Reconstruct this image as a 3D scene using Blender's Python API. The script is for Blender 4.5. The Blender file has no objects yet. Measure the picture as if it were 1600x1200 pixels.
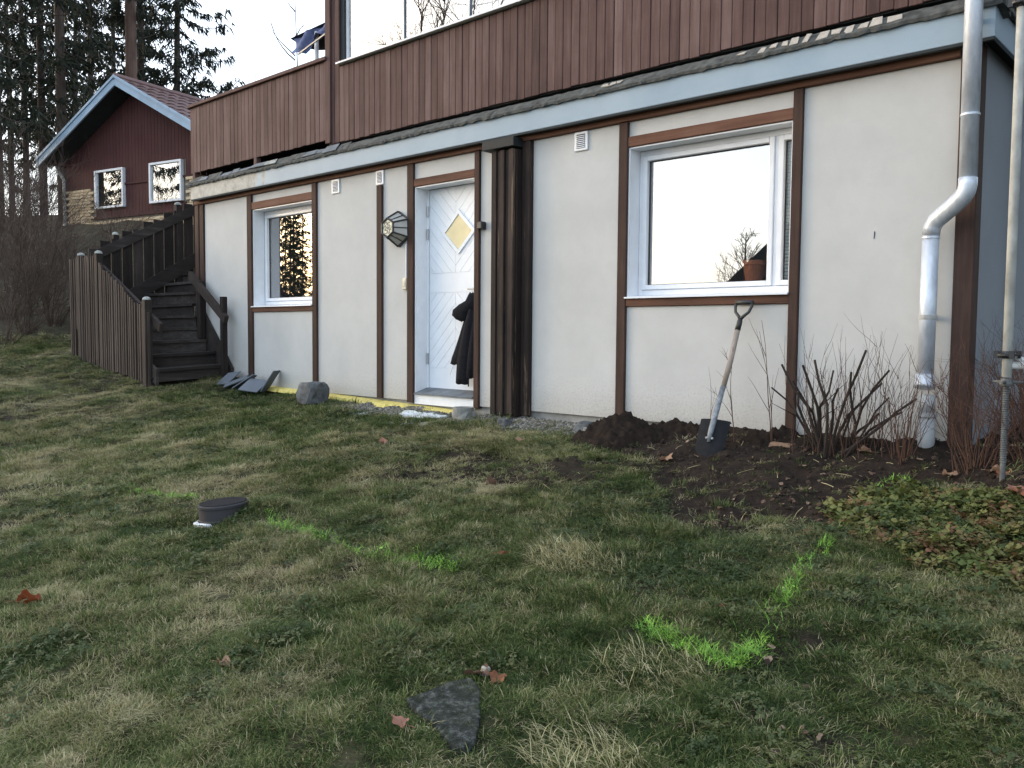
import bpy, math, random
import numpy as np
from mathutils import Vector, Matrix, noise as mnoise

scene = bpy.context.scene
col = scene.collection
rad = math.radians
# ------------------------------------------------------------------ camera
CAM = Vector((6.57, -5.78, .69)); TH = rad(47.8); PI_ = rad(3.36); RO = rad(.46)
hf = Vector((-math.cos(TH), math.sin(TH), 0)); r0 = Vector((math.sin(TH), math.cos(TH), 0))
fw = hf * math.cos(PI_) - Vector((0, 0, 1)) * math.sin(PI_); u0 = r0.cross(fw)
cr = r0 * math.cos(RO) + u0 * math.sin(RO); cu = u0 * math.cos(RO) - r0 * math.sin(RO)
cd = bpy.data.cameras.new("camera"); cam = bpy.data.objects.new("camera", cd); col.objects.link(cam)
m = Matrix((cr, cu, -fw)).transposed().to_4x4(); m.translation = CAM; cam.matrix_world = m
cd.sensor_width = 36; cd.lens = 1330 / 1600 * 36; cd.clip_end = 600; cd.clip_start = .05
scene.camera = cam
# ------------------------------------------------------------------ sky, sun, exposure
SUN_AZ = math.atan2(-.38, -.92); SUN_EL = rad(11)
w = bpy.data.worlds.new("World"); scene.world = w; w.use_nodes = True
nt = w.node_tree; nt.nodes.clear()
sky = nt.nodes.new("ShaderNodeTexSky"); sky.sky_type = 'NISHITA'; sky.sun_disc = False
sky.sun_elevation = SUN_EL; sky.sun_rotation = math.pi / 2 - SUN_AZ
sky.air_density = 1.0; sky.dust_density = 3.0; sky.ozone_density = 1.0
bgA = nt.nodes.new("ShaderNodeBackground"); bgA.inputs[1].default_value = .14
bgB = nt.nodes.new("ShaderNodeBackground"); bgB.inputs[0].default_value = (.80, .90, 1.04, 1); bgB.inputs[1].default_value = 1.05
add = nt.nodes.new("ShaderNodeAddShader"); out = nt.nodes.new("ShaderNodeOutputWorld")
nt.links.new(sky.outputs[0], bgA.inputs[0]); nt.links.new(bgA.outputs[0], add.inputs[0]); nt.links.new(bgB.outputs[0], add.inputs[1])
nt.links.new(add.outputs[0], out.inputs[0])
sl = bpy.data.lights.new("sun", 'SUN'); sl.energy = .5; sl.angle = rad(14); sl.color = (1, .90, .80)
so = bpy.data.objects.new("sun", sl); col.objects.link(so)
sd = Vector((math.cos(SUN_AZ) * math.cos(SUN_EL), math.sin(SUN_AZ) * math.cos(SUN_EL), math.sin(SUN_EL)))
so.rotation_euler = sd.to_track_quat('Z', 'Y').to_euler()
scene.view_settings.view_transform = 'Standard'; scene.view_settings.look = 'None'
scene.view_settings.exposure = .52; scene.view_settings.gamma = 1
scene.render.engine = 'CYCLES'
scene.cycles.max_bounces = 6; scene.cycles.transparent_max_bounces = 12
RNG = np.random.default_rng(7); random.seed(7)

# ------------------------------------------------------------------ helpers
WL = {None: Vector((0, 0, 0))}
def tag(o, label=None, cat=None, group=None, kind=None):
    if label: o["label"] = label
    if cat: o["category"] = cat
    if group: o["group"] = group
    if kind: o["kind"] = kind
    return o
def empty(name, loc, label=None, cat=None, group=None, kind=None):
    o = bpy.data.objects.new(name, None); col.objects.link(o); o.location = loc; o.empty_display_size = .1
    WL[o] = Vector(loc); return tag(o, label, cat, group, kind)
def place(name, me, parent=None, loc=None):
    o = bpy.data.objects.new(name, me); col.objects.link(o)
    if parent is not None: o.parent = parent
    if loc is not None: o.location = Vector(loc) - WL[parent]; WL[o] = Vector(loc)
    else: WL[o] = WL[parent].copy()
    return o
class MB:
    def __init__(s, xf=None): s.v = []; s.f = []; s.xf = xf
    def add(s, vs, fs):
        n = len(s.v); s.v += [tuple(q) for q in vs]; s.f += [tuple(i + n for i in f) for f in fs]; return s
    def box(s, x0, x1, y0, y1, z0, z1, b=0):
        if b <= 0:
            return s.add([(x0, y0, z0), (x1, y0, z0), (x1, y1, z0), (x0, y1, z0), (x0, y0, z1), (x1, y0, z1), (x1, y1, z1), (x0, y1, z1)],
                  [(0, 3, 2, 1), (4, 5, 6, 7), (0, 1, 5, 4), (1, 2, 6, 5), (2, 3, 7, 6), (3, 0, 4, 7)])
        X = (x0, x1); Y = (y0, y1); Z = (z0, z1); c = {}; vs = []
        for i in (0, 1):
            for j in (0, 1):
                for k in (0, 1):
                    dx = b if i == 0 else -b; dy = b if j == 0 else -b; dz = b if k == 0 else -b
                    c[i, j, k] = len(vs)
                    vs += [(X[i], Y[j] + dy, Z[k] + dz), (X[i] + dx, Y[j], Z[k] + dz), (X[i] + dx, Y[j] + dy, Z[k])]
        fs = []
        for i in (0, 1):
            q = [c[i, 0, 0], c[i, 1, 0], c[i, 1, 1], c[i, 0, 1]]; fs.append(tuple(q if i else q[::-1]))
        for j in (0, 1):
            q = [c[0, j, 0] + 1, c[1, j, 0] + 1, c[1, j, 1] + 1, c[0, j, 1] + 1]; fs.append(tuple(q[::-1] if j else q))
        for k in (0, 1):
            q = [c[0, 0, k] + 2, c[1, 0, k] + 2, c[1, 1, k] + 2, c[0, 1, k] + 2]; fs.append(tuple(q if k else q[::-1]))
        for a in (0, 1):
            for d in (0, 1):
                fs.append((c[a, d, 0], c[a, d, 1], c[a, d, 1] + 1, c[a, d, 0] + 1))
                fs.append((c[a, 0, d], c[a, 1, d], c[a, 1, d] + 2, c[a, 0, d] + 2))
                fs.append((c[0, a, d] + 1, c[1, a, d] + 1, c[1, a, d] + 2, c[0, a, d] + 2))
        for q in c.values(): fs.append((q, q + 1, q + 2))
        return s.add(vs, fs)
    def quadbox(s, bot, top):                    # two loops of n points
        n = len(bot)
        return s.add(list(bot) + list(top), [tuple(range(n))[::-1], tuple(range(n, 2 * n))] + [(i, (i + 1) % n, (i + 1) % n + n, i + n) for i in range(n)])
    def prism_y(s, poly, y0, y1):                # poly in (x,z), ccw seen from -y
        return s.quadbox([(x, y0, z) for x, z in poly], [(x, y1, z) for x, z in poly])
    def tube(s, pts, r, n=6, cap=True):
        pts = [Vector(p) for p in pts]; k = len(pts); base = len(s.v)
        rs = r if hasattr(r, '__len__') else [r] * k
        t0 = (pts[1] - pts[0]).normalized(); a = t0.orthogonal().normalized()
        for i, p in enumerate(pts):
            t = (pts[min(i + 1, k - 1)] - pts[max(i - 1, 0)])
            t = t.normalized() if t.length > 1e-9 else t0
            a = (a - t * a.dot(t)); a = a.normalized() if a.length > 1e-6 else t.orthogonal().normalized()
            b = t.cross(a)
            for j in range(n):
                an = 2 * math.pi * j / n; s.v.append(tuple(p + (a * math.cos(an) + b * math.sin(an)) * rs[i]))
        for i in range(k - 1):
            for j in range(n):
                q = base + i * n; s.f.append((q + j, q + (j + 1) % n, q + n + (j + 1) % n, q + n + j))
        if cap:
            s.f.append(tuple(range(base, base + n))[::-1]); s.f.append(tuple(range(base + (k - 1) * n, base + k * n)))
        return s
    def lathe(s, c, prof, n=24, axis='z'):
        base = len(s.v)
        for (r, h) in prof:
            for j in range(n):
                an = 2 * math.pi * j / n; s.v.append((c[0] + r * math.cos(an), c[1] + r * math.sin(an), c[2] + h))
        for i in range(len(prof) - 1):
            for j in range(n):
                q = base + i * n; s.f.append((q + j, q + (j + 1) % n, q + n + (j + 1) % n, q + n + j))
        s.f.append(tuple(range(base, base + n))[::-1]); s.f.append(tuple(range(base + (len(prof) - 1) * n, base + len(prof) * n)))
        return s
    def mesh(s, name, mat=None, off=Vector((0, 0, 0)), smooth=False):
        me = bpy.data.meshes.new(name)
        vs = s.v
        if s.xf: vs = [s.xf(*q) for q in vs]
        me.from_pydata([(a - off[0], b - off[1], c - off[2]) for a, b, c in vs], [], s.f)
        if mat: me.materials.append(mat)
        if smooth: me.polygons.foreach_set('use_smooth', [True] * len(me.polygons))
        me.update(); return me
    def build(s, name, mat, parent=None, smooth=False, label=None, origin=None, fixn=True):
        off = WL[parent] if origin is None else Vector(origin)
        me = s.mesh(name, mat, off, smooth)
        if fixn:
            import bmesh
            bm = bmesh.new(); bm.from_mesh(me); bmesh.ops.recalc_face_normals(bm, faces=bm.faces); bm.to_mesh(me); bm.free()
        o = place(name, me, parent, origin)
        if label: o["label"] = label
        return o
def top(mb, name, mat, loc, label, cat, group=None, smooth=False, kind=None, fixn=True):
    return tag(mb.build(name, mat, None, smooth, origin=loc, fixn=fixn), label, cat, group, kind)

def hsh(ix, iy, s): 
    n = (ix.astype(np.int64) * 374761393 + iy.astype(np.int64) * 668265263 + s * 974634777) & 0x7fffffff
    n = ((n ^ (n >> 13)) * 1274126177) & 0x7fffffff
    return ((n ^ (n >> 16)) & 0xffff) / 65535.
def vn(x, y, sc, s=0):
    x = np.asarray(x, float) / sc + 1000; y = np.asarray(y, float) / sc + 1000
    ix = np.floor(x); iy = np.floor(y); fx = x - ix; fy = y - iy
    fx = fx * fx * (3 - 2 * fx); fy = fy * fy * (3 - 2 * fy)
    a = hsh(ix, iy, s); b = hsh(ix + 1, iy, s); c = hsh(ix, iy + 1, s); d = hsh(ix + 1, iy + 1, s)
    return (a + (b - a) * fx) * (1 - fy) + (c + (d - c) * fx) * fy
def fbm(x, y, sc, s=0, o=4): 
    t = 0; a = .5; n = 0
    for i in range(o): t = t + a * vn(x, y, sc, s + i * 17); n += a; a *= .55; sc *= .47
    return t / n
def sstep(a, b, x): t = np.clip((np.asarray(x, float) - a) / (b - a), 0, 1); return t * t * (3 - 2 * t)
def sp(x, k=.6): return k * np.log1p(np.exp(np.clip(np.asarray(x, float) / k, -30, 30)))
SOILP = [(2.35, .3), (2.45, -.55), (2.75, -.85), (3.2, -.75), (3.6, -1.3), (3.95, -1.75), (4.45, -1.8), (4.8, -1.5), (4.95, -1.0), (5.2, -.7), (5.7, -.75), (6.3, -.6), (7.5, -.4), (7.5, 4), (5.0, 4)]
def polydist(x, y, P):
    x = np.asarray(x, float); y = np.asarray(y, float); d = np.full(x.shape, 1e9); ins = np.zeros(x.shape, bool)
    n = len(P)
    for i in range(n):
        ax, ay = P[i]; bx, by = P[(i + 1) % n]; ex, ey = bx - ax, by - ay
        t = np.clip(((x - ax) * ex + (y - ay) * ey) / (ex * ex + ey * ey), 0, 1)
        d = np.minimum(d, np.hypot(x - ax - t * ex, y - ay - t * ey))
        c = ((ay > y) != (by > y)) & (x < (bx - ax) * (y - ay) / ((by - ay) + 1e-12) + ax); ins ^= c
    return np.where(ins, d, -d)
def soilmask(x, y):
    d = polydist(x, y, SOILP) + (fbm(x, y, .35, 5) - .5) * .5
    m = sstep(-.08, .12, d)
    bare = sstep(.555, .70, fbm(x, y, 1.1, 31) + .22 * np.exp(-(((x - 1.9) / 1.5) ** 2 + ((y + 1.35) / .5) ** 2)) + .16 * np.exp(-(((x - .9) / .8) ** 2 + ((y + 2.6) / .5) ** 2))+ .16 * np.exp(-(((x - 4.2) / .5) ** 2 + ((y + 3.4) / .6) ** 2)))
    return np.maximum(m, bare * .85)
def gravelmask(x, y):
    e = .40 + (fbm(x, y, .3, 9) - .5) * .35
    return sstep(-e - .08, -e + .04, y) * sstep(-1.3, -.7, x) * (1 - sstep(2.45, 2.7, x)) * (y < .4)
def gz(x, y, detail=False):
    x = np.asarray(x, float); y = np.asarray(y, float)
    g = -.06 + .135 * np.clip(y, -8, 0) + .03 * np.clip(y + 8, -200, 0)
    g = g + np.minimum(.14 * sp(-x - 2.4, .3), 1.3)
    s = (x + 7.2) * -.75 + (y + 1.0) * .66
    g = g + 4.4 * (1 - np.exp(-.27 * sp(s, .5) / 4.4)) * sstep(-30, -6, y + .0 * x)
    g = g + .15 * np.clip(y, 0, 12) * sstep(5.0, 5.6, x) + .10 * sstep(5.25, 6.2, x) * sstep(-1.2, .2, y)
    g = g + .10 * np.clip(y, 0, 8) * (1 - sstep(-5.5, -4.7, x))
    g = g - .085 * np.exp(-(((x - 1.55) / .13) ** 2 + ((y + 3.28) / .13) ** 2))
    g = g + .19 * np.exp(-(((x - 5.72) / .36) ** 2 + ((y + .38) / .34) ** 2))
    g = g + .085 * sstep(-.60, -.08, y) * sstep(2.95, 3.9, x)
    g = g + .075 * np.exp(-(((x - 1.90) / .15) ** 2 + ((y + 2.90) / .15) ** 2))
    if detail:
        near = sstep(-14, -8, x)
        sm = soilmask(x, y); gm = gravelmask(x, y)
        g = g + near * ((fbm(x, y, .5, 3) - .5) * .07 + (fbm(x, y, .13, 4, 3) - .5) * .055 * (1 - gm))
        g = g + sm * (fbm(x, y, .16, 6, 5) - .5) * .11 - sm * .012
        g = g + (1 - near) * (fbm(x, y, 2.5, 8) - .5) * .5
    if detail:
        k_ = sstep(-.10, .0, polydist(x, y, [(4.387, -3.903), (4.411, -3.837), (4.428, -3.743), (4.476, -3.675), (4.559, -3.714), (4.681, -3.836), (4.768, -3.95), (4.764, -4.002), (4.714, -4.003), (4.618, -3.967), (4.502, -3.941)])); g = g * (1 - k_) + (-.06 + .135 * y) * k_
    ins = (x > -4.45) & (x < 5.09) & (y > .08) & (y < 7.9)
    return np.where(ins, -.45, g)
def G(x, y): return float(gz(np.array([x]), np.array([y]), True)[0])

# ------------------------------------------------------------------ materials
def mat(name): 
    M = bpy.data.materials.new(name); M.use_nodes = True; n = M.node_tree; n.nodes.clear()
    o = n.nodes.new('ShaderNodeOutputMaterial'); p = n.nodes.new('ShaderNodeBsdfPrincipled'); n.links.new(p.outputs[0], o.inputs[0])
    return M, n, p, o
def N(n, t, **k):
    q = n.nodes.new(t)
    for a, b in k.items(): setattr(q, a, b)
    return q
def ramp(n, fac, stops):
    r = N(n, 'ShaderNodeValToRGB'); e = r.color_ramp.elements
    e[0].position = stops[0][0]; e[0].color = (*stops[0][1], 1); e[1].position = stops[-1][0]; e[1].color = (*stops[-1][1], 1)
    for p, c in stops[1:-1]: q = e.new(p); q.color = (*c, 1)
    n.links.new(fac, r.inputs[0]); return r.outputs[0]
def tex(n, scale, vec=None, kind='noise', detail=5, rough=.6, stretch=None, coord='pos', offset=None):
    if vec is None:
        if coord == 'pos': vec = N(n, 'ShaderNodeNewGeometry').outputs['Position']
        else: vec = N(n, 'ShaderNodeTexCoord').outputs['Object']
    mp = N(n, 'ShaderNodeMapping'); n.links.new(vec, mp.inputs[0])
    mp.inputs['Scale'].default_value = stretch or (1, 1, 1)
    if offset is not None: n.links.new(offset, mp.inputs['Location'])
    if kind == 'noise':
        t = N(n, 'ShaderNodeTexNoise'); t.inputs['Detail'].default_value = detail; t.inputs['Roughness'].default_value = rough
    else: t = N(n, 'ShaderNodeTexVoronoi')
    t.inputs['Scale'].default_value = scale; n.links.new(mp.outputs[0], t.inputs['Vector']); return t.outputs[0]
def mixc(n, f, a, b, mode='MIX'):
    q = N(n, 'ShaderNodeMix', data_type='RGBA', blend_type=mode)
    for s_, v in ((0, f), (6, a), (7, b)):
        if isinstance(v, (int, float)): q.inputs[s_].default_value = v
        elif isinstance(v, tuple): q.inputs[s_].default_value = (*v, 1)
        else: n.links.new(v, q.inputs[s_])
    return q.outputs[2]
def math_(n, op, a, b=None):
    q = N(n, 'ShaderNodeMath', operation=op)
    for i, v in enumerate((a, b)):
        if v is None: continue
        if isinstance(v, (int, float)): q.inputs[i].default_value = v
        else: n.links.new(v, q.inputs[i])
    return q.outputs[0]
def bump(n, p, h, strength=.3, dist=.01):
    b = N(n, 'ShaderNodeBump'); b.inputs['Strength'].default_value = strength; b.inputs['Distance'].default_value = dist
    n.links.new(h, b.inputs['Height']); n.links.new(b.outputs[0], p.inputs['Normal'])
def randval(n): return N(n, 'ShaderNodeObjectInfo').outputs['Random']
def wood(name, stops, axis='z', grain=1., tone=.35, wear=None, rough=.8):
    M, n, p, o = mat(name)
    st = {'z': (38, 38, 2.2), 'x': (2.2, 38, 38), 'y': (38, 2.2, 38)}[axis]; big = {'z': (9, 9, 1.0), 'x': (1., 9, 9), 'y': (9, 1., 9)}[axis]
    rv = randval(n); off = N(n, 'ShaderNodeCombineXYZ'); r1 = math_(n, 'MULTIPLY', rv, 37.)
    for i in range(3): n.links.new(r1, off.inputs[i])
    a = tex(n, 1, stretch=st, detail=6, offset=off.outputs[0]); b = tex(n, 1, stretch=big, detail=4, offset=off.outputs[0])
    f = math_(n, 'ADD', math_(n, 'MULTIPLY', a, .55), math_(n, 'MULTIPLY', b, .45))
    f = math_(n, 'ADD', f, math_(n, 'MULTIPLY', math_(n, 'SUBTRACT', rv, .5), tone))
    f = math_(n, 'ADD', f, math_(n, 'MULTIPLY', math_(n, 'SUBTRACT', tex(n, 1.7, detail=6, rough=.65), .5), .55))
    c = ramp(n, f, stops)
    if wear:
        t = tex(n, 1, stretch=tuple(q * .35 for q in st), detail=6, rough=.7)
        c = mixc(n, ramp(n, t, [(wear[0], (0, 0, 0)), (wear[0] + .05, (1, 1, 1))]), c, wear[1])
    n.links.new(c, p.inputs['Base Color']); p.inputs['Roughness'].default_value = rough; p.inputs['Specular IOR Level'].default_value = .25
    bump(n, p, a, .5 * grain, .004); return M
def plain(name, c, rough=.6, metal=0, var=.15, sc=6, bmp=0, stretch=None, spec=.4, bsc=None):
    M, n, p, o = mat(name)
    t = tex(n, sc, detail=6, stretch=stretch)
    lo = tuple(q * (1 - var) for q in c); hi = tuple(min(1, q * (1 + var)) for q in c)
    n.links.new(ramp(n, t, [(.3, lo), (.7, hi)]), p.inputs['Base Color'])
    p.inputs['Roughness'].default_value = rough; p.inputs['Metallic'].default_value = metal; p.inputs['Specular IOR Level'].default_value = spec
    if bmp: bump(n, p, tex(n, bsc or sc * 12, detail=4), bmp, .004)
    return M
K = {}
K['siding'] = wood('siding_wood', [(.25, (.060, .034, .030)), (.5, (.105, .060, .053)), (.72, (.155, .100, .090)), (.9, (.21, .15, .138))], 'z', tone=.30, wear=(.72, (.05, .03, .028)))
K['trimv'] = wood('trim_brown_vertical', [(.25, (.026, .016, .012)), (.55, (.060, .034, .026)), (.8, (.10, .062, .048))], 'z', tone=.2)
K['trimh'] = wood('trim_brown_horizontal', [(.25, (.050, .026, .018)), (.55, (.135, .064, .041)), (.8, (.19, .105, .074))], 'x', tone=.2)
K['case'] = wood('casing_weathered_wood', [(.25, (.012, .009, .008)), (.5, (.028, .019, .016)), (.75, (.060, .042, .034))], 'z', tone=.22, wear=(.60, (.15, .105, .07)))
K['stair'] = wood('stair_wood', [(.25, (.012, .010, .009)), (.55, (.036, .030, .027)), (.85, (.09, .08, .073))], 'y', tone=.3)
K['stairv'] = wood('stair_wood_vertical', [(.25, (.012, .009, .008)), (.55, (.030, .023, .020)), (.85, (.062, .050, .044))], 'z', tone=.35)
K['slat'] = wood('slat_wood', [(.25, (.020, .015, .013)), (.55, (.048, .036, .031)), (.85, (.09, .07, .062))], 'z', tone=.4)
K['red'] = wood('red_siding', [(.25, (.052, .019, .019)), (.55, (.072, .027, .026)), (.85, (.095, .04, .038))], 'z', tone=.1, grain=.3)
K['redh'] = wood('red_siding_horizontal', [(.25, (.052, .019, .019)), (.85, (.085, .034, .032))], 'x', tone=.1, grain=.3)
# render panels, off-white with faint staining and rising damp at the left end
M, n, p, o = mat('render_panel')
t = tex(n, 1.3, detail=6); c = ramp(n, t, [(.3, (.475, .475, .460)), (.7, (.53, .53, .515))])
pos = N(n, 'ShaderNodeNewGeometry').outputs['Position']; sx = N(n, 'ShaderNodeSeparateXYZ'); n.links.new(pos, sx.inputs[0])
t2 = tex(n, 5, detail=7, rough=.7)
dm = N(n, 'ShaderNodeMapRange'); n.links.new(sx.outputs[2], dm.inputs[0]); dm.inputs[1].default_value = .75; dm.inputs[2].default_value = .0; 
dx = N(n, 'ShaderNodeMapRange'); n.links.new(sx.outputs[0], dx.inputs[0]); dx.inputs[1].default_value = -2.9; dx.inputs[2].default_value = -4.2
dd = math_(n, 'MULTIPLY', math_(n, 'MULTIPLY', dm.outputs[0], dx.outputs[0]), math_(n, 'MULTIPLY', t2, 1.9))
c = mixc(n, dd, c, (.20, .21, .175))
dm2 = N(n, 'ShaderNodeMapRange'); n.links.new(sx.outputs[2], dm2.inputs[0]); dm2.inputs[1].default_value = .22; dm2.inputs[2].default_value = .0
c = mixc(n, math_(n, 'MULTIPLY', dm2.outputs[0], math_(n, 'MULTIPLY', t2, .8)), c, (.34, .31, .25))
sc_ = tex(n, 3, stretch=(9, 9, 1.2), detail=6, rough=.7); c = mixc(n, ramp(n, sc_, [(.70, (0, 0, 0)), (.84, (.35, .35, .35))]), c, (.36, .355, .335))
spl = N(n, 'ShaderNodeMapRange'); n.links.new(sx.outputs[2], spl.inputs[0]); spl.inputs[1].default_value = .42; spl.inputs[2].default_value = -.02
c = mixc(n, math_(n, 'MULTIPLY', spl.outputs[0], ramp(n, tex(n, 55, detail=4, rough=.8), [(.50, (0, 0, 0)), (.66, (.8, .8, .8))])), c, (.24, .21, .17))
c = mixc(n, ramp(n, tex(n, 1, stretch=(2.2, 2.2, 2.2), detail=9, rough=.75), [(.42, (0, 0, 0)), (.62, (.30, .30, .30))]), c, (.385, .388, .38))
n.links.new(c, p.inputs['Base Color']); p.inputs['Roughness'].default_value = .85; bump(n, p, tex(n, 130, detail=4, rough=.7), .6, .002); K['panel'] = M
K['white'] = plain('white_paint', (.74, .76, .79), .38, var=.05, sc=9, bmp=.05)
K['door'] = plain('door_white_paint', (.74, .78, .83), .3, var=.04, sc=5)
K['cream'] = plain('cream_plastic', (.62, .56, .42), .5)
# blue fascia, bare concrete grey at the left end
M, n, p, o = mat('fascia_blue_paint')
t = tex(n, 2.2, detail=6); c = ramp(n, t, [(.3, (.235, .315, .385)), (.7, (.29, .37, .435))])
pos = N(n, 'ShaderNodeNewGeometry').outputs['Position']; sx = N(n, 'ShaderNodeSeparateXYZ'); n.links.new(pos, sx.inputs[0])
mr = N(n, 'ShaderNodeMapRange'); n.links.new(sx.outputs[0], mr.inputs[0]); mr.inputs[1].default_value = -2.0; mr.inputs[2].default_value = -3.4; mr.inputs[3].default_value = -.2; mr.inputs[4].default_value = .42
pk = tex(n, 3.5, stretch=(1.6, 1, .6), detail=5)
msk = ramp(n, math_(n, 'ADD', pk, mr.outputs[0]), [(.52, (0, 0, 0)), (.58, (1, 1, 1))])
cg = ramp(n, tex(n, 9, detail=8, rough=.7), [(.3, (.16, .175, .17)), (.5, (.27, .285, .275)), (.75, (.40, .40, .38))])
c = mixc(n, msk, c, cg)
n.links.new(c, p.inputs['Base Color']); p.inputs['Roughness'].default_value = .6; bump(n, p, tex(n, 30, detail=6), .3, .003); K['fascia'] = M
K['barge'] = plain('barge_blue_paint', (.27, .38, .49), .55, var=.12, sc=3)
K['felt'] = plain('roofing_felt', (.075, .078, .074), .9, var=.6, sc=14, bmp=.8, bsc=60)
K['slatep'] = plain('slate_grey', (.13, .145, .16), .7, var=.35, sc=9, bmp=.5, bsc=50)
K['feltpale'] = plain('weathered_felt', (.30, .31, .29), .9, var=.5, sc=18, bmp=.8, bsc=60)
K['felt2'] = plain('mid_grey_felt', (.12, .12, .12), .9, var=.4, sc=18, bmp=.8, bsc=60)
K['flake'] = plain('paint_flake', (.40, .365, .315), .8, var=.2, sc=30)
K['dark'] = plain('dark_soffit', (.03, .035, .037), .9)
K['black'] = plain('black_metal', (.018, .019, .021), .45, var=.2, spec=.5)
K['capmetal'] = plain('dark_sheet_metal', (.020, .023, .025), .65, spec=.25)
K['rubber'] = plain('dark_plastic', (.034, .033, .036), .7, spec=.25)
K['cloth'] = plain('black_cloth', (.011, .011, .014), .92, var=.35, sc=30, bmp=.4, bsc=300, spec=.15)
K['room'] = plain('room_wall', (.32, .31, .28), .9, var=.05)
K['foam'] = plain('yellow_foam', (.62, .52, .16), .8, var=.25, sc=20, bmp=.5)
K['concrete'] = plain('concrete', (.25, .25, .235), .9, var=.3, sc=8, bmp=.6)
K['stone'] = plain('grey_stone', (.085, .092, .098), .85, var=.45, sc=12, bmp=.9, bsc=40)
K['galv'] = plain('galvanised_steel', (.58, .63, .70), .45, metal=.35, var=.28, sc=14, bmp=.12, stretch=(1, 1, .35), bsc=25)
K['galvold'] = plain('old_galvanised', (.40, .41, .40), .65, metal=.1, var=.35, sc=22, bmp=.3)
K['scwhite'] = plain('scaffold_white_paint', (.66, .67, .66), .6, var=.22, sc=14)
K['scold'] = plain('weathered_scaffold_tube', (.58, .59, .57), .6, var=.30, sc=12, stretch=(1, 1, .5))
K['jack'] = plain('dark_threaded_steel', (.12, .125, .125), .6, metal=.3, var=.3, sc=20)
K['pvc'] = plain('grey_pvc', (.40, .42, .43), .5, var=.12)
K['metal'] = plain('steel_hinge', (.38, .40, .42), .35, metal=.8)
K['terra'] = plain('terracotta', (.50, .18, .10), .8, var=.15)
K['glasslit'] = plain('yellow_diamond_glass', (.72, .62, .36), .25, var=.08)
K['brick'] = None
def objvar(name, stops, rough=.85, sc=8, b=.5, bsc=60, tone=.5):
    M, n, p, o = mat(name); t = tex(n, sc, detail=5)
    f = math_(n, 'ADD', math_(n, 'MULTIPLY', t, 1 - tone), math_(n, 'MULTIPLY', randval(n), tone))
    n.links.new(ramp(n, f, stops), p.inputs['Base Color']); p.inputs['Roughness'].default_value = rough
    if b: bump(n, p, tex(n, bsc, detail=4), b, .004)
    return M
K['brick'] = objvar('yellow_brick', [(.2, (.42, .31, .19)), (.5, (.56, .43, .27)), (.8, (.66, .53, .36))])
K['mortar'] = plain('mortar', (.20, .17, .13), .95)
K['tile'] = objvar('red_roof_tile', [(.2, (.075, .038, .034)), (.8, (.13, .068, .062))], rough=.6)
K['slate'] = objvar('roof_slate', [(.2, (.085, .10, .12)), (.8, (.16, .18, .21))], sc=5, b=.35)
M, n, p, o = mat('granite_slab')
t = tex(n, 55, kind='v'); t2 = tex(n, 30, detail=8, rough=.75)
c = ramp(n, t2, [(.40, (.012, .014, .014)), (.50, (.032, .036, .036)), (.66, (.17, .175, .165))])
c = mixc(n, ramp(n, tex(n, 7, detail=8, rough=.8), [(.35, (0, 0, 0)), (.7, (.75, .75, .75))]), c, (.040, .048, .034))
n.links.new(c, p.inputs['Base Color']); p.inputs['Roughness'].default_value = .95; p.inputs['Specular IOR Level'].default_value = .12; bump(n, p, t2, 1., .012); K['granite'] = M
# window glass: thin coated pane, mirror part plus clear part
def glass(name, k, tint=(1, 1, 1)):
    M = bpy.data.materials.new(name); M.use_nodes = True; n = M.node_tree; n.nodes.clear()
    o = N(n, 'ShaderNodeOutputMaterial'); mx = N(n, 'ShaderNodeMixShader'); g = N(n, 'ShaderNodeBsdfGlossy'); tr = N(n, 'ShaderNodeBsdfTransparent')
    g.inputs['Roughness'].default_value = .0; tr.inputs[0].default_value = (.8, .84, .82, 1); g.inputs['Color'].default_value = (*tint, 1)
    ge = N(n, 'ShaderNodeNewGeometry'); dt = N(n, 'ShaderNodeVectorMath', operation='DOT_PRODUCT'); n.links.new(ge.outputs['Incoming'], dt.inputs[0]); n.links.new(ge.outputs['Normal'], dt.inputs[1])
    f_ = math_(n, 'POWER', math_(n, 'SUBTRACT', 1., math_(n, 'ABSOLUTE', dt.outputs['Value'])), 5.)
    f_ = math_(n, 'ADD', k, math_(n, 'MULTIPLY', f_, 1 - k))
    n.links.new(f_, mx.inputs[0]); n.links.new(tr.outputs[0], mx.inputs[1]); n.links.new(g.outputs[0], mx.inputs[2]); n.links.new(mx.outputs[0], o.inputs[0]); return M
K['glass'] = glass('coated_window_glass', .44); K['clear'] = glass('clear_window_glass', .05)
K['bark'] = wood('bark', [(.25, (.030, .024, .020)), (.55, (.075, .056, .046)), (.85, (.13, .10, .085))], 'z', grain=2, tone=.2)
K['pinebark'] = wood('pine_bark', [(.25, (.055, .036, .028)), (.55, (.13, .082, .062)), (.85, (.19, .13, .10))], 'z', grain=2, tone=.2)
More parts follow.
